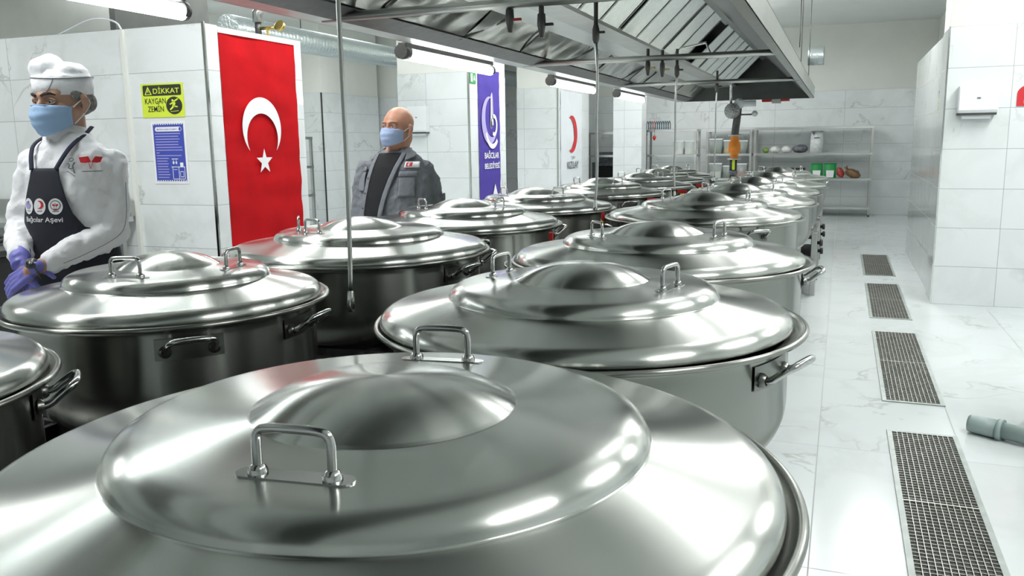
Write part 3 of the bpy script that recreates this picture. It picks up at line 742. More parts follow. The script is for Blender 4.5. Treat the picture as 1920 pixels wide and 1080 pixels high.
mb = MB(); P = arc(.13, 1.66, .115, -120, 200, 26, .145); Q = arc(.13, 1.66, .070, -120, 200, 26, .095)
mb.add([(O2+.001, a, b) for a, b in P+Q], [(i, i+1, 27+i+1, 27+i) for i in range(26)], False); mb.build('emblem_letter', 'pwhite', t, weld=False)
mb = MB(); P = arc(.07, 1.62, .24, 195, 320, 26, .27); Q = arc(.07, 1.62, .19, 195, 320, 26, .205)
mb.add([(O2+.001, a, b) for a, b in P+Q], [(i, i+1, 27+i+1, 27+i) for i in range(0, 26)], False); mb.build('emblem_wreath', 'pwhite', t, weld=False)
text('BAĞCILAR', 'lettering', 'pwhite', (0, .04, 1.275), rY, uZ, .105, .50, t, .02, O2)
text('BELEDİYESİ', 'lettering', 'pwhite', (0, .05, 1.135), rY, uZ, .095, .52, t, .02, O2)
flat([(.06, .74), (.22, .74), (.14, .88)], 'white_triangle', 'pwhite', zo, rY, uZ, t, off=O2)
t = thing('crescent_banner', 'white banner with red crescent and dark lettering', 'banner', (-4.40, 14.25, 0))
cloth(-.62, .62, .40, 2.27, 0, 'bwhite', 'cloth', t, .004, seed=8)
flat(crescent(-.02, 1.56, .315, .27, .13, 180), 'red_crescent', 'pred', zo, rY, uZ, t, off=O2)
text('TÜRK', 'lettering', 'pgrey', (0, .05, 1.165), rY, uZ, .055, .26, t, 0, O2)
text('KIZILAY', 'lettering', 'pgrey', (0, .05, 1.03), rY, uZ, .125, .66, t, .015, O2)
t = thing('exit_sign', 'small green emergency exit sign on the column above the purple banner', 'sign', (-4.398, 10.03, 2.24))
flat([(-.09, -.07), (.09, -.07), (.09, .07), (-.09, .07)], 'board', 'green', zo, rY, uZ, t, off=.006, thick=.005)
flat([(-.07, -.05), (-.01, -.05), (-.01, .05), (-.07, .05)], 'door_symbol', 'pwhite', zo, rY, uZ, t, off=.008)
flat([(.01, -.03), (.07, -.03), (.04, .04)], 'arrow', 'pwhite', zo, rY, uZ, t, off=.008)

# ------------------------------------------------------------ ducts, pipes, rear hood
def spiral(name, p0, p1, r, lab, wires=()):
    t = thing(name, lab, 'air duct', (0, 0, 0)); p0 = Vector(p0); p1 = Vector(p1); L_ = (p1-p0).length
    n = int(L_/.022); pts = []; rs = []
    for i in range(n+1): pts.append(p0.lerp(p1, i/n)); rs.append(r if i % 3 else r+.0035)
    MB().tube(pts, rs, 32).build('duct_pipe', 'foil', t)
    for (x, y, z) in wires:
        MB().tube([(x, y, z), (x, y, 3.5)], .006, 6).build('hanging_rod', 'sheet_d', t)
    return t
spiral('spiral_duct', (-6.0, 7.4, 2.64), (-6.0, 17.2, 2.64), .135, 'galvanised spiral duct running above the left partition', ((-6.0, 8.7, 2.78), (-6.0, 12.5, 2.78)))
spiral('spiral_duct', (-.51, 12.9, 2.565), (-.30, 12.9, 2.565), .125, 'short galvanised duct end sticking out past the hood at the right', ((-.63, 12.9, 2.69),))
t = thing('pressure_gauge', 'black pipe with a brass pressure gauge above the flag', 'pressure gauge', (-4.72, 6.3, 0))
MB().tube([(-.06, 0, 2.36), (-.06, 0, 2.50)], .028, 12).build('pipe', 'gasp', t)
MB().tube([(-.06, 0, 2.48), (-.06, 0, 2.56), (.0, .02, 2.62)], .045, 12).build('elbow', 'sheet', t)
MB().tube([(-.06, 0, 2.43), (.14, 0, 2.43)], .015, 10).build('brass_branch', 'brass', t)
MB().bx(.03, .045, -.01, .01, 2.37, 2.43).build('lever', 'brass', t)
MB().lathe([(0, 0), (.044, 0), (.048, .01), (.048, .03), (.040, .032), (0, .030)], 24, c=(.175, 0, 2.43), M=Matrix.Rotation(R(65), 3, 'X')).build('dial', 'brass', t)
t = thing('wall_cooker_hood', 'big plain steel hood behind the left partition, top left of the photo', 'extractor hood', (0, 0, 0))
MB().bx(-9.3, -5.62, 5.5, 6.6, 2.30, 3.2).build('canopy', 'sheet_l', t, .01)
MB().bx(-5.62, -5.56, 5.49, 6.6, 2.30, 3.2).build('edge_rail', 'sheet_d', t)
tag(MB().tube(smooth_path([(-5.9, 5.20, 2.31), (-5.7, 5.18, 2.36), (-5.45, 5.16, 2.42), (-5.2, 5.14, 2.38), (-5.13, 5.12, 2.30)]), .007, 8).build('cable', 'bwhite'), 'thin pale cable looping over the top of the left partition', 'cable')

# gas supply with orange filter
t = thing('gas_valve_pipe', 'vertical gas pipe with an orange filter valve and a chrome ball joint', 'gas pipe', (-1.52, 13.15, 0))
MB().tube([(0, 0, 0), (0, 0, .93)], .05, 20).build('lower_pipe', 'black', t)
MB().tube([(0, 0, .90), (0, 0, .97)], .065, 20).build('coupling', 'baggrey', t)
MB().tube([(0, 0, .97), (0, 0, 1.13)], .055, 20).build('pipe', 'black', t)
MB().bx(-.01, .03, -.062, -.055, .98, 1.15).build('yellow_label', 'yellow', t)
for z in (1.14, 1.49): MB().lathe([(0, -.012), (.10, -.012), (.10, .012), (0, .012)], 20, c=(.01, 0, z)).build('flange', 'sheet', t)
MB().lathe([(.06, 1.15), (.062, 1.22), (.088, 1.25), (.092, 1.32), (.088, 1.38), (.062, 1.41), (.062, 1.48)], 24, c=(.01, 0, 0)).ell((.01, -.05, 1.31), (.055, .06, .06)).build('orange_filter', 'orange', t)
MB().tube(smooth_path([(.01, 0, 1.5), (.02, 0, 1.6), (.04, 0, 1.78), (.045, 0, 1.88)]), .055, 18).build('upper_pipe', 'gasp', t)
MB().ell((-.03, -.08, 1.845), (.115, .115, .115), nu=28, nv=20).build('ball_joint', 'speckle', t)
MB().tube([(-.05, -.08, 1.93), (-.07, -.08, 2.62)], .020, 10).build('drop_pipe', 'chrome', t)
MB().tube([(.03, 0, 1.95), (.30, 0, 1.95)], .045, 14).ell((.06, 0, 1.95), (.08, .08, .08)).build('white_elbow', 'white', t)
MB().tube([(.05, 0, 1.79), (.27, 0, 1.79)], .012, 8).build('gauge_branch', 'gasp', t)
MB().lathe([(0, 0), (.04, 0), (.045, .02), (0, .025)], 18, c=(.29, 0, 1.80), M=Matrix.Rotation(R(90), 3, 'X')).build('dial', 'white', t)
t = thing('fire_alarm_bell', 'red fire system box hanging below the hood end', 'alarm', (-.98, 13.62, 1.99))
MB().bx(-.20, -.04, 0, .12, -.005, .05).bx(.06, .20, 0, .12, 0, .05).build('red_box', 'redpl', t, .01)
MB().bx(-.055, .075, -.01, .12, -.03, .12).build('grey_box', 'sheet', t, .005)

# ------------------------------------------------------------ shelving racks
def rack(x0, x1, y0, y1, zs, lab, leg=.04):
    t = thing('storage_rack', lab, 'shelving rack', ((x0+x1)/2, (y0+y1)/2, 0), 0, 'steel storage racks')
    w_, d = (x1-x0)/2, (y1-y0)/2
    for sx in (-1, 1):
        for sy_ in (-1, 1):
            l = MB().bx(sx*(w_-.004)-leg/2, sx*(w_-.004)+leg/2, sy_*(d-.004)-leg/2, sy_*(d-.004)+leg/2, .04, max(zs)-.002).build('leg', 'sheet', t)
            MB().tube([(sx*w_, sy_*d, 0), (sx*w_, sy_*d, .04)], .015, 10).build('foot', 'gasp', l)
    for z in zs: MB().bx(-w_-.02, w_+.02, -d-.02, d+.02, z-.04, z).build('shelf', 'sheet_l', t)
    return t
rack(-1.55, .50, 16.75, 17.15, (1.64, 1.165, .70, .17), 'wide steel rack on the right against the back wall, nearly empty')
rack(-3.50, -2.56, 16.15, 16.6, (1.63, 1.165, .70, .17), 'steel rack at the left of the back wall with cables on top')
rack(-2.44, -1.62, 16.75, 17.15, (1.62, 1.165, .70, .17), 'steel rack full of clear containers behind the orange gas valve')
rack(-4.55, -3.95, 15.9, 16.4, (1.60, 1.17, .72, .2), 'steel rack standing in the dark niche beside the white banner')
rack(-9.1, -7.72, 10.9, 11.3, (1.56, 1.12, .68, .2), 'steel rack in the left store room, right of the flag')
def bin_(x, y, z, w_, h, d, fill, lab, lid='white'):
    t = thing('food_container', lab, 'container', (x, y, z), 0, 'clear food containers on the racks')
    MB().loft([[(sx*w_*k, sy_*d*k, zz) for sx, sy_ in ((-.5, -.5), (.5, -.5), (.5, .5), (-.5, .5))] for zz, k in ((0, .86), (h, 1))]).build('tub', 'clear', t)
    MB().bx(-w_*.42, w_*.42, -d*.42, d*.42, .004, h*.45).build('contents', fill, t)
    MB().bx(-w_*.52, w_*.52, -d*.52, d*.52, h-.004, h+.016).build('lid', lid, t)
for (x, y, z, w_, h, f, lab) in ((-2.90, 16.38, 1.165, .19, .24, 'spice_w', 'left one of two pale containers on the cable rack'),
        (-2.685, 16.38, 1.165, .20, .24, 'spice_w', 'right one of two pale containers on the cable rack'),
        (-2.275, 16.9, 1.165, .24, .27, 'spice_g', 'large greenish container on the upper shelf left of the orange valve'),
        (-2.03, 16.9, 1.165, .20, .24, 'spice_y', 'container of yellow food just left of the orange valve'),
        (-1.79, 16.9, 1.165, .20, .23, 'spice_d', 'container of dark food just right of the orange valve'),
        (-2.275, 16.9, .70, .24, .27, 'spice_w', 'pale container on the lower shelf left of the orange valve'),
        (-2.03, 16.9, .70, .20, .22, 'spice_g', 'container of dark green food on the lower shelf'),
        (-1.79, 16.9, .70, .20, .26, 'spice_r', 'container of reddish food on the lower shelf right of the valve')):
    bin_(x, y, z+.0005, w_, h, .26, f, lab)
for i in range(4):
    t = thing('spice_box', f'{["first", "second", "third", "fourth"][i]} small dark-lidded box from the left on the wide rack', 'box', (-1.32+.20*i, 16.95, .7005), 0, 'dark-lidded boxes on the wide rack')
    MB().bx(-.08, .08, -.1, .1, 0, .15).build('tub', 'clear', t); MB().bx(-.085, .085, -.105, .105, .15, .185).build('lid', 'black', t)
def bag(x, y, z, r, m, lab, tilt=0, name='food_bag', cat='bag', neck=False):
    mb = MB(); Rm = Matrix.Rotation(R(tilt), 3, 'Y'); mb.ell((0, 0, r[2]), r, Rm, 20, 14)
    mb.v = [(a, b, max(0, c)) for a, b, c in mb.v]
    mb.v = [(a+.014*noise.noise(Vector((a*18, b*18, c*18+x*9))), b, max(0, c+.014*noise.noise(Vector((a*22+x, b*22, c*22))))) for a, b, c in mb.v]
    o = mb.build(name, m, loc=(x, y, z)); tag(o, lab, cat, None)
    if neck: MB().tube([(-.07, 0, r[2]*1.5), (-.11, 0, r[2]*2.2), (-.13, 0, r[2]*2.6)], [.03, .018, .035], 10).build('tied_neck', m, o)
    return o
Zs = 1.1655
bag(-1.36, 16.92, Zs, (.06, .08, .05), 'leaf', 'small green bag at the left of the wide rack upper shelf')
bag(-1.19, 16.92, Zs, (.10, .12, .06), 'bagclear', 'flat white bag beside the small green bag')
bag(-.98, 16.92, Zs, (.10, .12, .065), 'bagclear', 'flat white bag left of the dark grey bag')
bag(-.74, 16.92, Zs, (.14, .13, .08), 'baggrey', 'crumpled dark grey bag on the wide rack upper shelf')
t = thing('grain_sack', 'upright white paper sack with grey print on the wide rack upper shelf', 'sack', (-.45, 16.92, Zs))
MB().loft([[(sx*.11*k, sy_*.06*q, zz) for sx, sy_ in ((-1, -1), (1, -1), (1, 1), (-1, 1))] for zz, k, q in ((0, 1, 1), (.2, 1.03, 1.05), (.33, .97, .8), (.40, .95, .15))]).build('body', 'bagclear', t)
flat([(-.09, .40), (-.03, .40), (-.06, .33)], 'grey_corner', 'pgrey', (0, -.064, -.01), (1, 0, 0), (0, 0, 1), t)
flat([(-.05, .265), (.05, .265), (.05, .285), (-.05, .285)], 'print_band', 'pgrey', (0, -.066, 0), (1, 0, 0), (0, 0, 1), t)
for i, (x, lab) in enumerate(((-.43, 'left one of two green and white packets'), (-.195, 'right one of two green and white packets'))):
    t = thing('green_packet', lab+' on the wide rack lower shelf', 'packet', (x, 16.9, .7005), 0, 'green packets on the wide rack')
    MB().loft([[(sx*.105*k, sy_*.05*q, zz) for sx, sy_ in ((-1, -1), (1, -1), (1, 1), (-1, 1))] for zz, k, q in ((0, 1, 1), (.14, 1.02, 1), (.24, .98, .5), (.27, 1.04, .08))]).build('packet', 'green', t)
    flat([(-.06, .0), (.06, .0), (.07, .13), (-.07, .13)], 'white_label', 'pwhite', (0, -.0525, .01), (1, 0, 0), (0, 0, 1), t)
bag(-.015, 16.9, .7005, (.06, .07, .10), 'bagred', 'red and white bag leaning beside the green packets', -28)
bag(.20, 16.9, .7005, (.14, .09, .08), 'cocoa', 'brown bag with a tied neck at the right of the lower shelf', 22, neck=True)
# looped cables and a red plug hanging over the rack
for i in range(11):
    x = -3.47+.041*i
    m = ('cable', 'gasp', 'cable', 'redpl', 'baggrey')[i % 5 if i in (2, 3) else i % 3]
    pts = [(0, -.02, -.02), (-.008, -.02, .05), (.0, .0, .12), (.012, .03, .13), (.02, .05, .06), (.015, .05, -.02)]
    hg = -.12 if i == 0 else 0
    pts[0] = (pts[0][0], pts[0][1], pts[0][2]+hg)
    o = MB().tube(smooth_path(pts), .008, 8).build('cable_loop', m, loc=(x, 16.10, 1.66))
    tag(o, f'{("first", "second", "third", "fourth", "fifth", "sixth", "seventh", "eighth", "ninth", "tenth", "last")[i]} looped cable from the left on top of the left back rack', 'cable', 'cable loops on the rack top')
t = thing('hanging_plug', 'red plug dangling on a thin cord below the cable loops', 'plug', (-3.33, 16.1, 1.50))
MB().tube([(0, 0, .02), (0, 0, .16)], .004, 6).build('cord', 'gasp', t)
MB().lathe([(0, -.07), (.015, -.06), (.035, -.01), (.02, .02), (0, .03)], 12).build('plug_body', 'redpl', t)
tag(MB().tube([(-3.56, 16.1, 1.70), (-3.56, 16.1, 3.5)], .014, 8).build('conduit', 'gasp'), 'thin dark vertical conduit above the cable rack', 'pipe')
# dark oven in the niche
t = thing('oven', 'dark oven standing in the niche behind the steel rack', 'oven', (-4.30, 16.47, 0))
MB().bx(-.35, .30, -.02, .20, .0, 1.02).build('body', 'baggrey', t, .01)
MB().bx(-.28, .22, -.035, -.02, .5, .95).build('door', 'glassd', t, .005)
MB().bx(-.20, .12, -.03, .15, 1.02, 1.22).build('top_unit', 'baggrey', t, .01)
# sideboard behind the cook
t = thing('work_table', 'steel work table against the wall behind the cook', 'table', (-5.18, 4.72, 0))
MB().bx(-2.4, .06, -.32, .34, .86, .90).build('worktop', 'sheet_l', t, .004)
MB().bx(-2.4, .06, .32, .36, .90, 1.02).build('upstand', 'sheet', t)
MB().bx(-2.35, .02, -.28, .30, .30, .33).build('shelf', 'sheet', t)
for x in (-2.3, -1.1, 0): 
    for y in (-.27, .27): MB().bx(x-.02, x+.02, y-.02, y+.02, 0, .86).build('leg', 'sheet', t)
t = thing('kitchen_range', 'dark cooking range with pans at the left behind the cook', 'cooker', (-5.3, 3.2, 0))
MB().bx(-.8, .55, -1.0, .9, .1, .78).build('body', 'black', t, .01)
MB().bx(-.82, .57, -1.02, .92, .78, .82).build('hob', 'sheet_d', t, .005)
for y in (-.6, .1, .6): MB().tube([(.25*math.cos(R(a)), y+.25*math.sin(R(a)), .84) for a in range(0, 361, 20)], .015, 8).build('pan_support', 'iron', t)

# ------------------------------------------------------------ people
def Vv(*a): return Vector(a)
def remesh(o, vox, smooth=6):
    r = o.modifiers.new('skin', 'REMESH'); r.mode = 'VOXEL'; r.voxel_size = vox; r.use_smooth_shade = True
    s = o.modifiers.new('soft', 'SMOOTH'); s.factor = .6; s.iterations = smooth
    return o
def folds(o, strength, size, seed=0):
    tx = bpy.data.textures.new('folds', 'CLOUDS'); tx.noise_scale = size; tx.noise_depth = 2
    d = o.modifiers.new('folds', 'DISPLACE'); d.texture = tx; d.strength = strength; d.mid_level = .5; d.texture_coords = 'LOCAL'
    return o
def head_geo(mb, T, s=1.0):
    """face looks along local -y; origin on the eye line between the ears"""
    f = lambda x, y, z: T @ Vector((x*s, y*s, z*s)); R3 = T.to_3x3()
    def e(c, r): mb.ell(f(*c), [q*s for q in r], R3)
    e((0, .015, .035), (.077, .097, .086)); e((0, -.028, .030), (.067, .062, .060)); e((0, -.028, -.035), (.063, .064, .070))
    e((0, -.040, -.070), (.050, .052, .038)); e((0, -.078, -.092), (.021, .017, .018))
    for q in (-1, 1):
        e((q*.042, -.060, -.026), (.022, .020, .022))
        mb.caps_(f(0, -.091, .019), f(q*.046, -.074, .020), .009*s, .008*s)
        e((q*.012, -.103, -.040), (.008, .010, .008))
        Re = R3 @ Matrix.Rotation(R(q*22), 3, 'Z')
        mb.ell(f(q*.081, .014, -.010), [.006*s, .020*s, .032*s], Re); mb.ell(f(q*.079, .006, -.036), [.006*s, .009*s, .012*s], Re)
        mb.caps_(f(q*.084, .0, .012), f(q*.088, .028, .008), .004*s, .004*s); mb.caps_(f(q*.088, .028, .008), f(q*.084, .026, -.022), .004*s, .004*s)
    mb.caps_(f(0, -.090, .006), f(0, -.113, -.032), .0075*s, .0125*s)
    e((0, -.093, -.060), (.024, .010, .006)); e((0, -.092, -.070), (.022, .010, .007))
def face_parts(body, T, s, look=0):
    f = lambda x, y, z: T @ Vector((x*s, y*s, z*s)); R3 = T.to_3x3()
    for q in (-1, 1):
        mb = MB().ell(f(q*.032, -.0725, -.001), [.0125*s]*3, R3, 16, 12); ey = mb.build('eye', 'eye', body)
        mb = MB().ell(f(q*.032+look, -.0805, -.002), [.0058*s, .0052*s, .0058*s], R3, 12, 10); mb.build('iris', 'iris', ey)
        mb = MB(); mb.tube([f(q*.032+.0165*math.cos(R(a)), -.0775-.0065*math.sin(R(a)), .0015+.0085*math.sin(R(a))) for a in range(0, 181, 20)], .0034*s, 8)
        mb.tube([f(q*.032+.0165*math.cos(R(a)), -.077-.0055*math.sin(R(-a)), -.0015+.0075*math.sin(R(a))) for a in range(180, 361, 20)], .0026*s, 8)
        mb.build('eyelids', body.data.materials[0], body)
def brows(body, T, s, m):
    f = lambda x, y, z: T @ Vector((x*s, y*s, z*s))
    for q in (-1, 1):
        MB().tube([f(q*.012, -.0985, .0185), f(q*.026, -.0955, .025), f(q*.042, -.085, .0255), f(q*.052, -.074, .019)], [(.0045*s, .004*s), (.0055*s, .004*s), (.0045*s, .0035*s), (.002*s, .002*s)], 8).build('eyebrow', m, body)
def mask_geo(body, T, s, m, pale):
    f = lambda x, y, z: T @ Vector((x*s, y*s, z*s)); nu, nv = 26, 16; vs = []
    for j in range(nv+1):
        v = j/nv
        fy = [(-.112, 0), (-.1285, .25), (-.130, .45), (-.121, .75), (-.100, 1)]
        for (a, p), (b, q) in zip(fy[:-1], fy[1:]):
            if p <= v <= q: yy = a+(b-a)*(v-p)/(q-p)
        for i in range(nu+1):
            u = -1+2*i/nu; t = u*R(84)
            zc = -.010-.105*v; zs = -.020-.060*v; z = zc+(zs-zc)*abs(u)**1.6
            pl = .0022*math.sin(v*PI*7)*(1-abs(u)**2); W = .0705*(1-.10*v)
            x = W*math.sin(t); y = -.018-(-.018-yy)*max(0, math.cos(t))**(.85)
            if abs(u) < .12 and v < .12: y -= .002
            vs.append(f(x, y-pl, z))
    fs = [(j*(nu+1)+i, j*(nu+1)+i+1, (j+1)*(nu+1)+i+1, (j+1)*(nu+1)+i) for j in range(nv) for i in range(nu)]
    mo = MB().add(vs, fs).build('face_mask', m, body); so = mo.modifiers.new('t', 'SOLIDIFY'); so.thickness = .0015
    for q in (-1, 1):
        MB().tube(smooth_path([f(q*.068, -.026, -.022), f(q*.080, .004, .002), f(q*.085, .028, .006), f(q*.086, .034, -.014), f(q*.080, .015, -.040), f(q*.063, -.024, -.078)]), .0019*s, 6).build('ear_loop', pale, mo)
    MB().tube([f(-.066, -.030, -.0205), f(-.055, -.078, -.016), f(-.03, -.108, -.012), f(0, -.1145, -.0095), f(.03, -.108, -.012), f(.055, -.078, -.016), f(.066, -.030, -.0205)], .0018*s, 6).build('mask_edge', m, mo)
    return mo
def smooth2(p): return [(v.x, v.y) for v in smooth_path([(a, b, 0) for a, b in p])]
class Torso:
    def __init__(s, rings, ang): s.r = rings; s.R = Matrix.Rotation(-ang, 3, 'Z')
    def at(s, z):
        rr = s.r
        if z >= rr[0][0]: return rr[0][1:]
        for p, q in zip(rr[:-1], rr[1:]):
            if p[0] >= z >= q[0]:
                t = (p[0]-z)/(p[0]-q[0]); return tuple(a+(b-a)*t for a, b in zip(p[1:], q[1:]))
        return rr[-1][1:]
    def pt(s, th, z, off=0):
        cx, cy_, a, b = s.at(z); v = Vector(((a+off)*math.sin(th), -(b+off)*math.cos(th), 0))
        return s.R @ v + Vector((cx, cy_, z))
    def sf(s, x, z, off=0):
        cx, cy_, a, b = s.at(z); return s.pt(x/(a*.92), z, off)
    def loft(s, mb, n=40):
        mb.loft([[s.pt(2*PI*k/n, r[0]) for k in range(n)] for r in s.r])
    def patch(s, rows, name, m, parent, off=.006, nu=24, th=.003, dz=.012):
        """rows: (z, left, right) in surface distance"""
        zs = []; z0 = rows[0][0]; z1 = rows[-1][0]; n = max(2, int(abs(z0-z1)/dz)); vs = []
        for j in range(n+1):
            z = z0+(z1-z0)*j/n
            for p, q in zip(rows[:-1], rows[1:]):
                if p[0] >= z >= q[0]-1e-9:
                    t = (p[0]-z)/(p[0]-q[0]); l = p[1]+(q[1]-p[1])*t; r = p[2]+(q[2]-p[2])*t; break
            for i in range(nu+1): vs.append(s.sf(l+(r-l)*i/nu, z, off))
        fs = [(j*(nu+1)+i, j*(nu+1)+i+1, (j+1)*(nu+1)+i+1, (j+1)*(nu+1)+i) for j in range(n) for i in range(nu)]
        o = MB().add(vs, fs).build(name, m, parent)
        if th: so = o.modifiers.new('t', 'SOLIDIFY'); so.thickness = th; so.offset = -1
        return o
def chain(mb, pts, rs):
    for (a, b, ra, rb) in zip(pts[:-1], pts[1:], rs[:-1], rs[1:]): mb.caps_(a, b, ra, rb)
def hand_geo(mb, w, d, nrm, side, curl=35, s=1.0, spread=5):
    """w wrist, d direction to the fingers, nrm back-of-hand normal, side=+1/-1 thumb side"""
    w = Vector(w); d = Vector(d).normalized(); nrm = Vector(nrm); nrm = (nrm-d*nrm.dot(d)).normalized(); x = d.cross(nrm)*side
    B = Matrix((x, d, nrm)).transposed()
    P = lambda a, b, c: w + B @ Vector((a*s, b*s, c*s))
    for a in (-.030, -.010, .010, .030):
        mb.caps_(P(a*.65, .005, 0), P(a, .082, .002), .0135*s, .0115*s)
    mb.caps_(P(0, -.03, 0), P(0, .03, -.002), .023*s, .020*s)
    L_ = {(-.030): (.030, .019, .016), (-.010): (.037, .024, .019), (.010): (.041, .027, .020), (.030): (.037, .023, .019)}
    for a, ls in L_.items():
        p = P(a, .085, .002); ang = R(curl*.5); fan = R(spread*a/.03)
        for i, l in enumerate(ls):
            dd = B @ Vector((math.sin(fan)*math.cos(ang), math.cos(ang)*math.cos(fan), -math.sin(ang)))
            q = p+dd*l*s; r0 = (.0095, .0086, .0078)[i]*s; mb.caps_(p, q, r0, r0*.93, 10); p = q; ang += R(curl*(1.05 if i == 0 else .8))
    p = P(.030, .022, -.006)
    for (v, l, r0) in ((Vector((.70, .62, -.35)), .040, .0125), (Vector((.42, .80, -.42)), .032, .0105), (Vector((.15, .88, -.45)), .024, .0092)):
        q = p + (B @ v.normalized())*l*s; mb.caps_(p, q, r0*s, r0*.9*s, 10); p = q

# ---- the cook
YW = YAW
def cook():
    body_mb = MB(); s = 1.04
    T = Matrix.Translation((.008, 0, 1.592)) @ Matrix.Rotation(R(-20), 4, 'Z') @ Matrix.Rotation(R(4), 4, 'X')
    head_geo(body_mb, T, s)
    chain(body_mb, [(.012, .02, 1.53), (.008, .022, 1.43), (.005, .02, 1.36)], [.056, .058, .09])
    A = R(17)
    tr = Torso([(1.485, .008, .012, .068, .066), (1.462, .008, .012, .095, .075), (1.435, .010, .010, .122, .086), (1.40, .011, .008, .152, .100), (1.34, .010, .004, .168, .116),
                (1.25, .008, .0, .166, .126), (1.15, .0, .0, .160, .124), (1.08, -.002, .0, .156, .124), (1.0, .0, .0, .163, .130), (.90, .0, .0, .174, .138), (.70, .0, .0, .185, .15)], A)
    core = Torso([(a, b, c, d*.86, e*.84) for a, b, c, d, e in tr.r], A); core.loft(body_mb)
    rs_, re, rw = (.152, .030, 1.372), (.160, -.035, 1.120), (.020, -.262, 1.036)
    ls_, le, lw = (-.138, .025, 1.368), (-.190, .0, 1.150), (-.088, -.205, 1.060)
    chain(body_mb, [rs_, re, rw, (-.012, -.285, 1.018)], [.036, .030, .0255, .024])
    chain(body_mb, [ls_, le, lw, (-.07, -.235, 1.035)], [.036, .026, .023, .022])
    hand_geo(body_mb, (-.012, -.285, 1.018), (-.85, .10, -.55), (-.35, -.8, .5), 1, 35, .92)
    hand_geo(body_mb, (-.068, -.240, 1.032), (.45, -.25, -.86), (-.5, -.8, -.05), -1, 40, .92)
    for q in (-.09, .09): chain(body_mb, [(q, .0, .82), (q*1.05, .0, .47), (q*1.05, .015, .09), (q*1.05, -.12, .035)], [.085, .055, .040, .028])
    body = body_mb.build('person', 'skin', loc=(-2.623, 2.306, 0)); body.rotation_euler = (0, 0, YW); remesh(body, .0065, 4)
    tag(body, 'cook in a white coat, black apron, white cap, blue mask and purple gloves', 'person')
    face_parts(body, T, s, -.001); brows(body, T, s, 'brow')
    mask_geo(body, T, s, 'mask', 'pwhite')
    f = lambda x, y, z: T @ Vector((x*s, y*s, z*s))
    hr = MB()
    for q in (-1, 1): hr.ell(f(q*.0715, .0, .018), (.009, .034, .022), T.to_3x3()); hr.ell(f(q*.062, .048, -.008), (.014, .038, .036), T.to_3x3())
    hr.ell(f(0, .074, -.010), (.054, .038, .045), T.to_3x3()); hr.build('hair', 'hair', body)
    # coat
    cm = MB(); tr.loft(cm)
    chain(cm, [rs_, (.166, .0, 1.25), re, (.095, -.15, 1.082), (.046, -.238, 1.049)], [.050, .052, .056, .050, .044])
    chain(cm, [ls_, (-.170, .015, 1.25), le, (-.145, -.11, 1.095), (-.098, -.190, 1.066)], [.053, .053, .053, .048, .042])
    coat = cm.build('chef_coat', 'coat', body); remesh(coat, .008, 8); folds(coat, .024, .10); folds(coat, .016, .038)
    cl = MB(); n = 36; Rt = Matrix.Rotation(-R(18), 3, 'Z'); rings = []
    for (z, a, b, lift) in ((1.448, .078, .076, 0), (1.478, .068, .070, .004), (1.500, .064, .068, .012), (1.498, .058, .062, .012), (1.46, .058, .06, 0)):
        rings.append([Rt @ Vector((a*math.sin(2*PI*k/n), -b*math.cos(2*PI*k/n), 0)) + Vector((.010, .012, z+lift*(-math.cos(2*PI*k/n))*-1)) for k in range(n)])
    cl.loft(rings, True); cl.build('collar', 'coat', coat)
    for (pts_, w_) in (([(.078, 1.385), (.086, 1.392), (.094, 1.386), (.088, 1.378), (.080, 1.380)], .0012), ([(.076, 1.372), (.084, 1.366), (.080, 1.356), (.090, 1.352), (.098, 1.358)], .0018),
                      ([(.098, 1.375), (.092, 1.362), (.098, 1.350), (.103, 1.338)], .0024), ([(.078, 1.345), (.088, 1.340), (.098, 1.332), (.104, 1.326)], .0012)):
        MB().tube([tr.sf(a, b, .010) for a, b in smooth2(pts_)], w_, 6).build('emblem_stitching', 'pgrey', coat)
    MB().tube(smooth_path([(.215, -.02, 1.30), (.222, -.055, 1.15), (.205, -.105, 1.105), (.135, -.215, 1.060), (.092, -.268, 1.040)]), .0012, 6).build('sleeve_seam', 'pgrey', coat)
    # crossed flags patch and pen pocket on the coat
    for q in (-1, 1):
        flat([(.150, 1.375), (.150+q*.012, 1.395), (.150+q*.042, 1.392), (.150+q*.034, 1.374), (.150+q*.02, 1.372)], 'flag_embroidery', 'pred', fmap=lambda a, b, c: tr.sf(a, b, .016), parent=coat)
        flat([(.150, 1.352), (.152, 1.352), (.150+q*.014, 1.392), (.148+q*.014, 1.392)], 'flag_pole', 'pred', fmap=lambda a, b, c: tr.sf(a, b, .016), parent=coat)
    tr.patch([(1.345, .125, .195), (1.342, .125, .195)], 'pocket_seam', 'pgrey', coat, .017, 8, .001)
    # apron
    ap = tr.patch([(1.356, -.050, .052), (1.32, -.056, .058), (1.25, -.078, .078), (1.20, -.098, .095), (1.15, -.125, .13), (1.12, -.19, .24), (1.06, -.20, .275), (1.02, -.21, .28), (.90, -.22, .30), (.70, -.23, .31)], 'apron', 'apron', body, .0145, 40, .003)
    tr.patch([(.70, -.23, .31), (.698, -.23, .31)], 'apron_hem', 'apron', ap, .015, 20, .003)
    sk = MB(); n = 30; rings = []
    for (z, a, b) in ((.71, .20, .168), (.45, .215, .18), (.42, .215, .18)):
        rings.append([tr.R @ Vector((a*math.sin(t), -b*math.cos(t), 0)) + Vector((0, 0, z)) for t in [R(-85+170*k/n) for k in range(n+1)]])
    sk.loft(rings, False); o = sk.build('apron_skirt', 'apron', ap); so = o.modifiers.new('t', 'SOLIDIFY'); so.thickness = .003
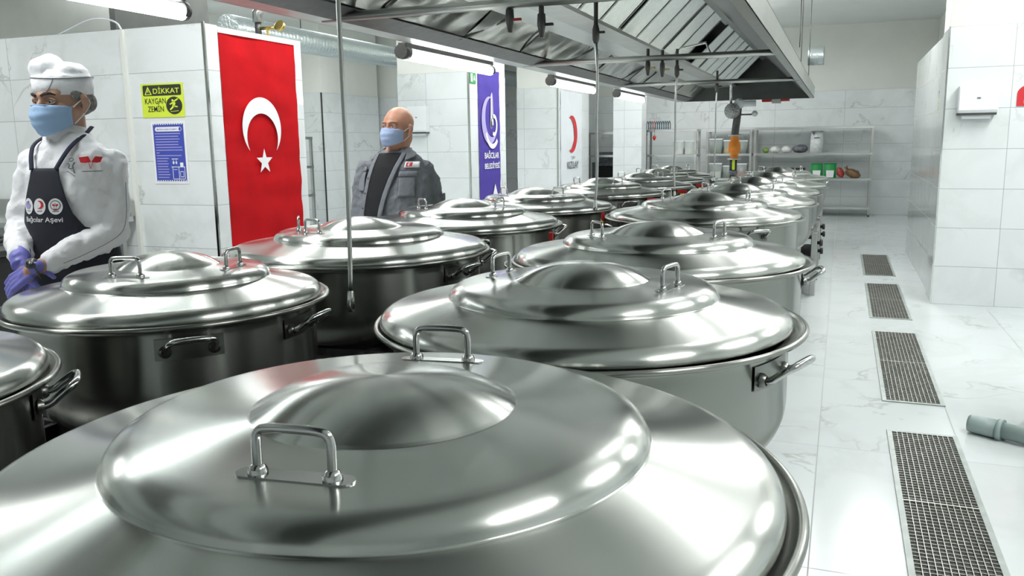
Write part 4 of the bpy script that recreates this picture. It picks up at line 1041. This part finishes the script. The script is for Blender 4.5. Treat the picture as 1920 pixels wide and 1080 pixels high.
    for (xa, pts) in ((0, [tr.sf(.045, 1.352, .017), tr.sf(.064, 1.40, .020), tr.sf(.078, 1.44, .020), Vector((.082, .0, 1.478)), Vector((.080, .045, 1.50))]),
                      (1, [tr.sf(-.044, 1.352, .017), tr.sf(-.060, 1.40, .018), tr.sf(-.072, 1.44, .018), Vector((-.066, .0, 1.470)), Vector((-.05, .05, 1.50))])):
        MB().tube(smooth_path(pts, 2), [(.0035, .0085)]*len(smooth_path(pts, 2)), 8, up=(0, -1, .4)).build('neck_strap', 'strap', ap)
    MB().tube(smooth_path([tr.sf(.19, 1.115, .016), tr.pt(R(90), 1.12, .014), tr.pt(R(130), 1.12, .012), tr.pt(R(180), 1.12, .012), tr.pt(R(230), 1.12, .012), tr.pt(R(270), 1.12, .014), tr.sf(-.18, 1.11, .016)], 2), .007, 8).build('waist_tie', 'strap', ap)
    fm = lambda a, b, c: tr.sf(a, b, .0165+(c if c else 0))
    for k, x in enumerate((-.058, -.008, .046)):
        mk = lambda p, nm, m, e=0: flat(p, nm, m, fmap=lambda a, b, c: tr.sf(a, b, .0160+e), parent=ap)
        mk(ellp(x, 1.224, .0225, .0285), 'badge', 'pwhite')
        if k == 0:
            mk(crescent(x-.002, 1.228, .014, .011, .006, 20), 'badge_mark', 'plil', .0007); mk([(x, 1.222), (x+.004, 1.222), (x+.004, 1.244), (x, 1.242)], 'badge_mark', 'blue', .0008)
            mk(ellp(x+.006, 1.226, .006, .007, 14), 'badge_mark', 'plil', .0009)
        if k == 1: mk(crescent(x+.001, 1.230, .0145, .0120, .0065, 180), 'badge_crescent', 'pred', .0007)
        if k == 2:
            mk(ellp(x, 1.228, .0165, .0175), 'badge_ring', 'pgrey', .0005); mk(ellp(x, 1.228, .0135, .0145), 'badge_ring', 'pwhite', .0008)
            for q in (-1, 1):
                mk([(x+q*.001, 1.230), (x+q*.008, 1.234), (x+q*.009, 1.227), (x+q*.002, 1.224)], 'badge_mark', 'pred', .0011)
                mk([(x-q*.004, 1.219), (x-q*.0052, 1.2195), (x+q*.0012, 1.2365), (x+q*.0022, 1.236)], 'badge_mark', 'pgrey', .0011)
            mk([(x-.007, 1.2165), (x+.007, 1.2165), (x+.004, 1.2135), (x-.004, 1.2135)], 'badge_mark', 'pred', .0011)
        mk([(x-.011, 1.206), (x+.011, 1.206), (x+.010, 1.2085), (x-.010, 1.2085)], 'badge_text_line', 'pgrey', .0007)
    text('Bağcılar Aşevi', 'lettering', 'pwhite', (-.004, 1.176), None, None, .024, .142, ap, .012, .002, lambda a, b, o: tr.sf(a, b, .0165))
    # gloves over both hands
    g = MB()
    hand_geo(g, (-.012, -.285, 1.018), (-.85, .10, -.55), (-.35, -.8, .5), 1, 35, 1.0)
    gl = g.build('glove', 'glove', body); remesh(gl, .0035, 3)
    g = MB(); hand_geo(g, (-.068, -.240, 1.032), (.45, -.25, -.86), (-.5, -.8, -.05), -1, 40, 1.0)
    g.tube([(-.098, -.190, 1.066), (-.080, -.222, 1.048), (-.066, -.245, 1.028)], [.036, .032, .030], 16)
    gr = g.build('glove', 'glove', body); remesh(gr, .0035, 3)
    MB().tube([tuple(Vector((-.098, -.190, 1.066))+Vector((.036*math.cos(t), .012*math.sin(t), .034*math.sin(t)))) for t in [2*PI*k/24 for k in range(25)]], .003, 6).build('glove_cuff', 'strap', gr)
    # wrist watch
    wd = Vector((-.032, -.023, -.018)).normalized(); wc = Vector((-.002, -.278, 1.024)); up = Vector((-.3, -.88, .3)); up = (up-wd*up.dot(wd)).normalized(); sd = wd.cross(up)
    wt = MB().tube([wc+up*.030*math.cos(t)+sd*.030*math.sin(t) for t in [2*PI*k/32 for k in range(33)]], [(.003, .010)]*33, 8, up=tuple(wd)).build('watch_strap', 'sheet_d', body)
    Mx = Matrix((sd, wd, up)).transposed()
    MB().lathe([(0, 0), (.019, 0), (.021, .003), (.021, .007), (.018, .009), (0, .0085)], 28, c=wc+up*.028, M=Mx).build('watch_case', 'gasp', wt)
    MB().lathe([(0, 0), (.0165, 0), (.0165, .0008), (0, .0008)], 24, c=wc+up*.0372, M=Mx).build('watch_dial', 'sheet_d', wt)
    # cap
    n = 48; cp_ = MB(); Rc = Matrix.Rotation(R(-20), 3, 'Z') @ Matrix.Rotation(R(3), 3, 'X'); cc = Vector((.008, .012, 0)); rings = []
    for (z, a, b) in ((1.612, .0865, .1065), (1.640, .0885, .109), (1.672, .0895, .110), (1.674, .080, .10), (1.70, .07, .09)):
        rings.append([Rc @ Vector((a*math.sin(2*PI*k/n), -b*math.cos(2*PI*k/n), 0)) + cc + Vector((0, 0, z+.010*math.cos(2*PI*k/n)*0)) for k in range(n)])
    cp_.loft(rings); cap = cp_.build('chef_cap', 'coat', body)
    pf = MB(); pf.ell((-.028, -.010, 1.702), (.056, .080, .048)).ell((-.022, .0, 1.722), (.038, .052, .034)).ell((.026, .02, 1.690), (.064, .084, .038)).ell((.054, .032, 1.684), (.036, .056, .026)).ell((.005, .012, 1.672), (.092, .106, .025), Rc)
    p = pf.build('cap_puff', 'coat', cap); remesh(p, .006, 6); folds(p, .012, .04)
    MB().tube([Rc @ Vector((.0905*math.sin(t), -.111*math.cos(t), 0)) + cc + Vector((0, 0, 1.671-.006*math.sin(t)*math.cos(t))) for t in [2*PI*k/60 for k in range(61)]], .0013, 6).build('cap_piping', 'pgrey', cap)
    MB().tube([Rc @ Vector((.0895*math.sin(t), -.110*math.cos(t), 0)) + cc + Vector((0, 0, 1.668-.054*((q)**2))) for t, q in [(R(10+26*(1-math.sqrt(max(0, 1-(k/12)**2)))*-1+26), k/12) for k in range(13)]], .0011, 6).build('cap_piping', 'pgrey', cap)
    # trousers and shoes
    tm = MB(); tm.ell((0, .01, .82), (.17, .13, .14))
    for q in (-.09, .09): chain(tm, [(q, .0, .80), (q*1.05, .0, .47), (q*1.05, .015, .10)], [.10, .075, .065])
    t_ = tm.build('trousers', 'trouser', body); remesh(t_, .012, 4)
    for q in (-.0945, .0945): 
        sh = MB().ell((q, -.06, .045), (.048, .14, .045)); sh.v = [(a, b, max(.0, c)) for a, b, c in sh.v]; sh.ell((q, .01, .07), (.048, .06, .06)); sh.build('shoe', 'shoe', body)
    return body
cook()

def man():
    body_mb = MB(); s = 1.07
    T = Matrix.Translation((.014, .0, 1.522)) @ Matrix.Rotation(R(-30), 4, 'Z') @ Matrix.Rotation(R(-5), 4, 'X')
    head_geo(body_mb, T, s)
    body_mb.ell(T @ Vector((0, .055, -.05)), (.062, .058, .07), T.to_3x3())
    chain(body_mb, [(.022, .025, 1.47), (.012, .03, 1.39), (.0, .03, 1.30)], [.068, .072, .10]); body_mb.ell(T @ Vector((0, -.045, -.095)), (.045, .045, .03), T.to_3x3())
    A = R(18)
    tr = Torso([(1.395, .005, .018, .080, .075), (1.372, .0, .015, .118, .090), (1.338, -.004, .010, .160, .110), (1.29, -.008, .004, .195, .135), (1.22, -.012, .0, .228, .158),
                (1.12, -.014, -.01, .232, .178), (1.02, -.014, -.015, .236, .190), (.92, -.012, -.015, .238, .192), (.82, -.01, -.01, .232, .182), (.72, -.01, 0, .226, .165)], A)
    core = Torso([(a, b, c, d*.9, e*.9) for a, b, c, d, e in tr.r], A); core.loft(body_mb)
    S = {}
    for q, sh, el, wr in ((1, (.175, .02, 1.262), (.225, .05, 1.035), (.240, .0, .80)), (-1, (-.192, .01, 1.262), (-.242, .045, 1.04), (-.255, -.03, .80))):
        chain(body_mb, [sh, el, wr], [.042, .036, .028]); hand_geo(body_mb, wr, (0, -.12, -1), (q, 0, 0), 1 if q < 0 else -1, 22, 1.0); S[q] = (sh, el, wr)
    for q in (-.11, .11): chain(body_mb, [(q, .0, .80), (q*1.05, .0, .50), (q*1.05, .015, .17), (q*1.05, -.12, .115)], [.10, .062, .045, .03])
    K = 5.62/5.3; body = body_mb.build('person', 'skin2', loc=(-2.735, 4.967, 1.42*(1-K))); body.rotation_euler = (0, 0, YW); body.scale = (K, K, K); remesh(body, .0065, 4)
    tag(body, 'bald man in an open grey work shirt over a black t-shirt with blue mask', 'person')
    face_parts(body, T, s, -.002); brows(body, T, s*1.0, 'skin')
    mask_geo(body, T, s, 'mask2', 'pwhite')
    cm = MB(); tr.loft(cm)
    for q in (1, -1):
        sh, el, wr = S[q]; mid = tuple((Vector(sh)+Vector(el))/2+Vector((q*.008, 0, 0))); w2 = tuple(Vector(el).lerp(Vector(wr), .85))
        chain(cm, [sh, mid, el, w2], [.066, .066, .062, .050])
    st = cm.build('work_shirt', 'shirt', body); remesh(st, .008, 12); folds(st, .028, .10); folds(st, .018, .040)
    # open front: black t-shirt panel and shirt edges
    L_ = [(1.372, -.060, .066), (1.33, -.066, .060), (1.25, -.076, .040), (1.15, -.092, .012), (1.05, -.110, -.012), (.95, -.125, -.030), (.74, -.13, -.04)]
    tee = tr.patch(L_, 'black_tshirt', 'tee', body, .012, 16, .003)
    n = 36; rings = []
    for (z, a, b) in ((1.365, .088, .083), (1.385, .082, .078), (1.395, .075, .072), (1.392, .070, .068)):
        rings.append([tr.R @ Vector((a*math.sin(2*PI*k/n), -b*math.cos(2*PI*k/n), 0)) + Vector((.006, .018, z-.012*math.cos(2*PI*k/n))) for k in range(n)])
    MB().loft(rings, True).build('neckline', 'tee', tee)
    for side, idx in ((-1, 1), (1, 2)):
        rows = [(r[0], r[idx]-(.026 if side < 0 else .0), r[idx]+(.0 if side < 0 else .026)) for r in L_]
        tr.patch(rows, 'button_placket', 'shirt', st, .0175, 4, .005)
        for z in (1.22, 1.13, 1.04, .95):
            for p, q in zip(L_[:-1], L_[1:]):
                if p[0] >= z >= q[0]: x = p[idx]+(q[idx]-p[idx])*(p[0]-z)/(p[0]-q[0])
            if side < 0: flat(ellp(x-.012, z, .005, .005, 12), 'button', 'tee', fmap=lambda a, b, c: tr.sf(a, b, .0205), parent=st)
    # collar leaves
    for q in (-1, 1):
        P = [[(q*.060, 1.398, .004), (q*.10, 1.372, .020), (q*.088, 1.318, .026)], [(q*.085, 1.405, .0), (q*.125, 1.375, .016), (q*.135, 1.345, .024)], [(q*.12, 1.41, -.01), (q*.15, 1.375, .012), (q*.165, 1.355, .022)]]
        vs = [tr.sf(a, b, c) for row in P for a, b, c in row]
        o = MB().add(vs, [(0, 1, 4, 3), (1, 2, 5, 4), (3, 4, 7, 6), (4, 5, 8, 7)]).build('collar', 'shirt', st)
        su = o.modifiers.new('s', 'SUBSURF'); su.levels = su.render_levels = 2; so = o.modifiers.new('t', 'SOLIDIFY'); so.thickness = .005
    rings = []
    for (z, a, b) in ((1.35, .105, .10), (1.38, .092, .09), (1.402, .088, .086), (1.398, .082, .08), (1.36, .085, .082)):
        rings.append([tr.R @ Vector((a*math.sin(t), -b*math.cos(t), 0)) + Vector((.006, .022, z)) for t in [R(70+220*k/30) for k in range(31)]])
    o = MB().loft(rings, False).build('collar_stand', 'shirt', st)
    for (x0, x1, z0, z1, sk) in ((.085, .190, 1.262, 1.232, 0), (-.205, -.125, 1.290, 1.262, 0)):
        tr.patch([(z0, x0, x1), ((z0+z1)/2, x0-.002, x1+.002), (z1, x0, x1)], 'pocket_flap', 'shirt', st, .019, 10, .005)
        tr.patch([(z1, x0+.004, x1-.004), (z1-.12, x0+.004, x1-.004)], 'pocket', 'shirt', st, .0135, 10, .004)
    pa = tr.patch([(1.318, .105, .200), (1.284, .105, .200)], 'name_patch', 'pwhite', st, .019, 8, .002)
    flat([(.112, 1.290), (.148, 1.290), (.148, 1.314), (.112, 1.314)], 'red_square', 'pred', fmap=lambda a, b, c: tr.sf(a, b, .0205), parent=pa)
    flat(crescent(.129, 1.302, .009, .007, .004, 0), 'white_crescent', 'pwhite', fmap=lambda a, b, c: tr.sf(a, b, .0215), parent=pa)
    sh, el, wr = S[1]
    MB().box(tuple(Vector(el)+Vector((.060, -.02, .045))), (.012, .03, .075), rot=R(-15)).build('sleeve_tab', 'shirt', st, .004)
    tm = MB(); tm.ell((0, .0, .80), (.20, .16, .15))
    for q in (-.11, .11): chain(tm, [(q, .0, .78), (q*1.05, .0, .50), (q*1.05, .015, .17)], [.115, .085, .07])
    t_ = tm.build('trousers', 'trouser', body); remesh(t_, .012, 4)
    for q in (-.1155, .1155):
        s2 = MB().ell((q, -.06, .125), (.05, .145, .045)); s2.v = [(a, b, max(.0815, c)) for a, b, c in s2.v]; s2.ell((q, .01, .145), (.05, .06, .06)); s2.build('shoe', 'shoe', body)
    return body
man()
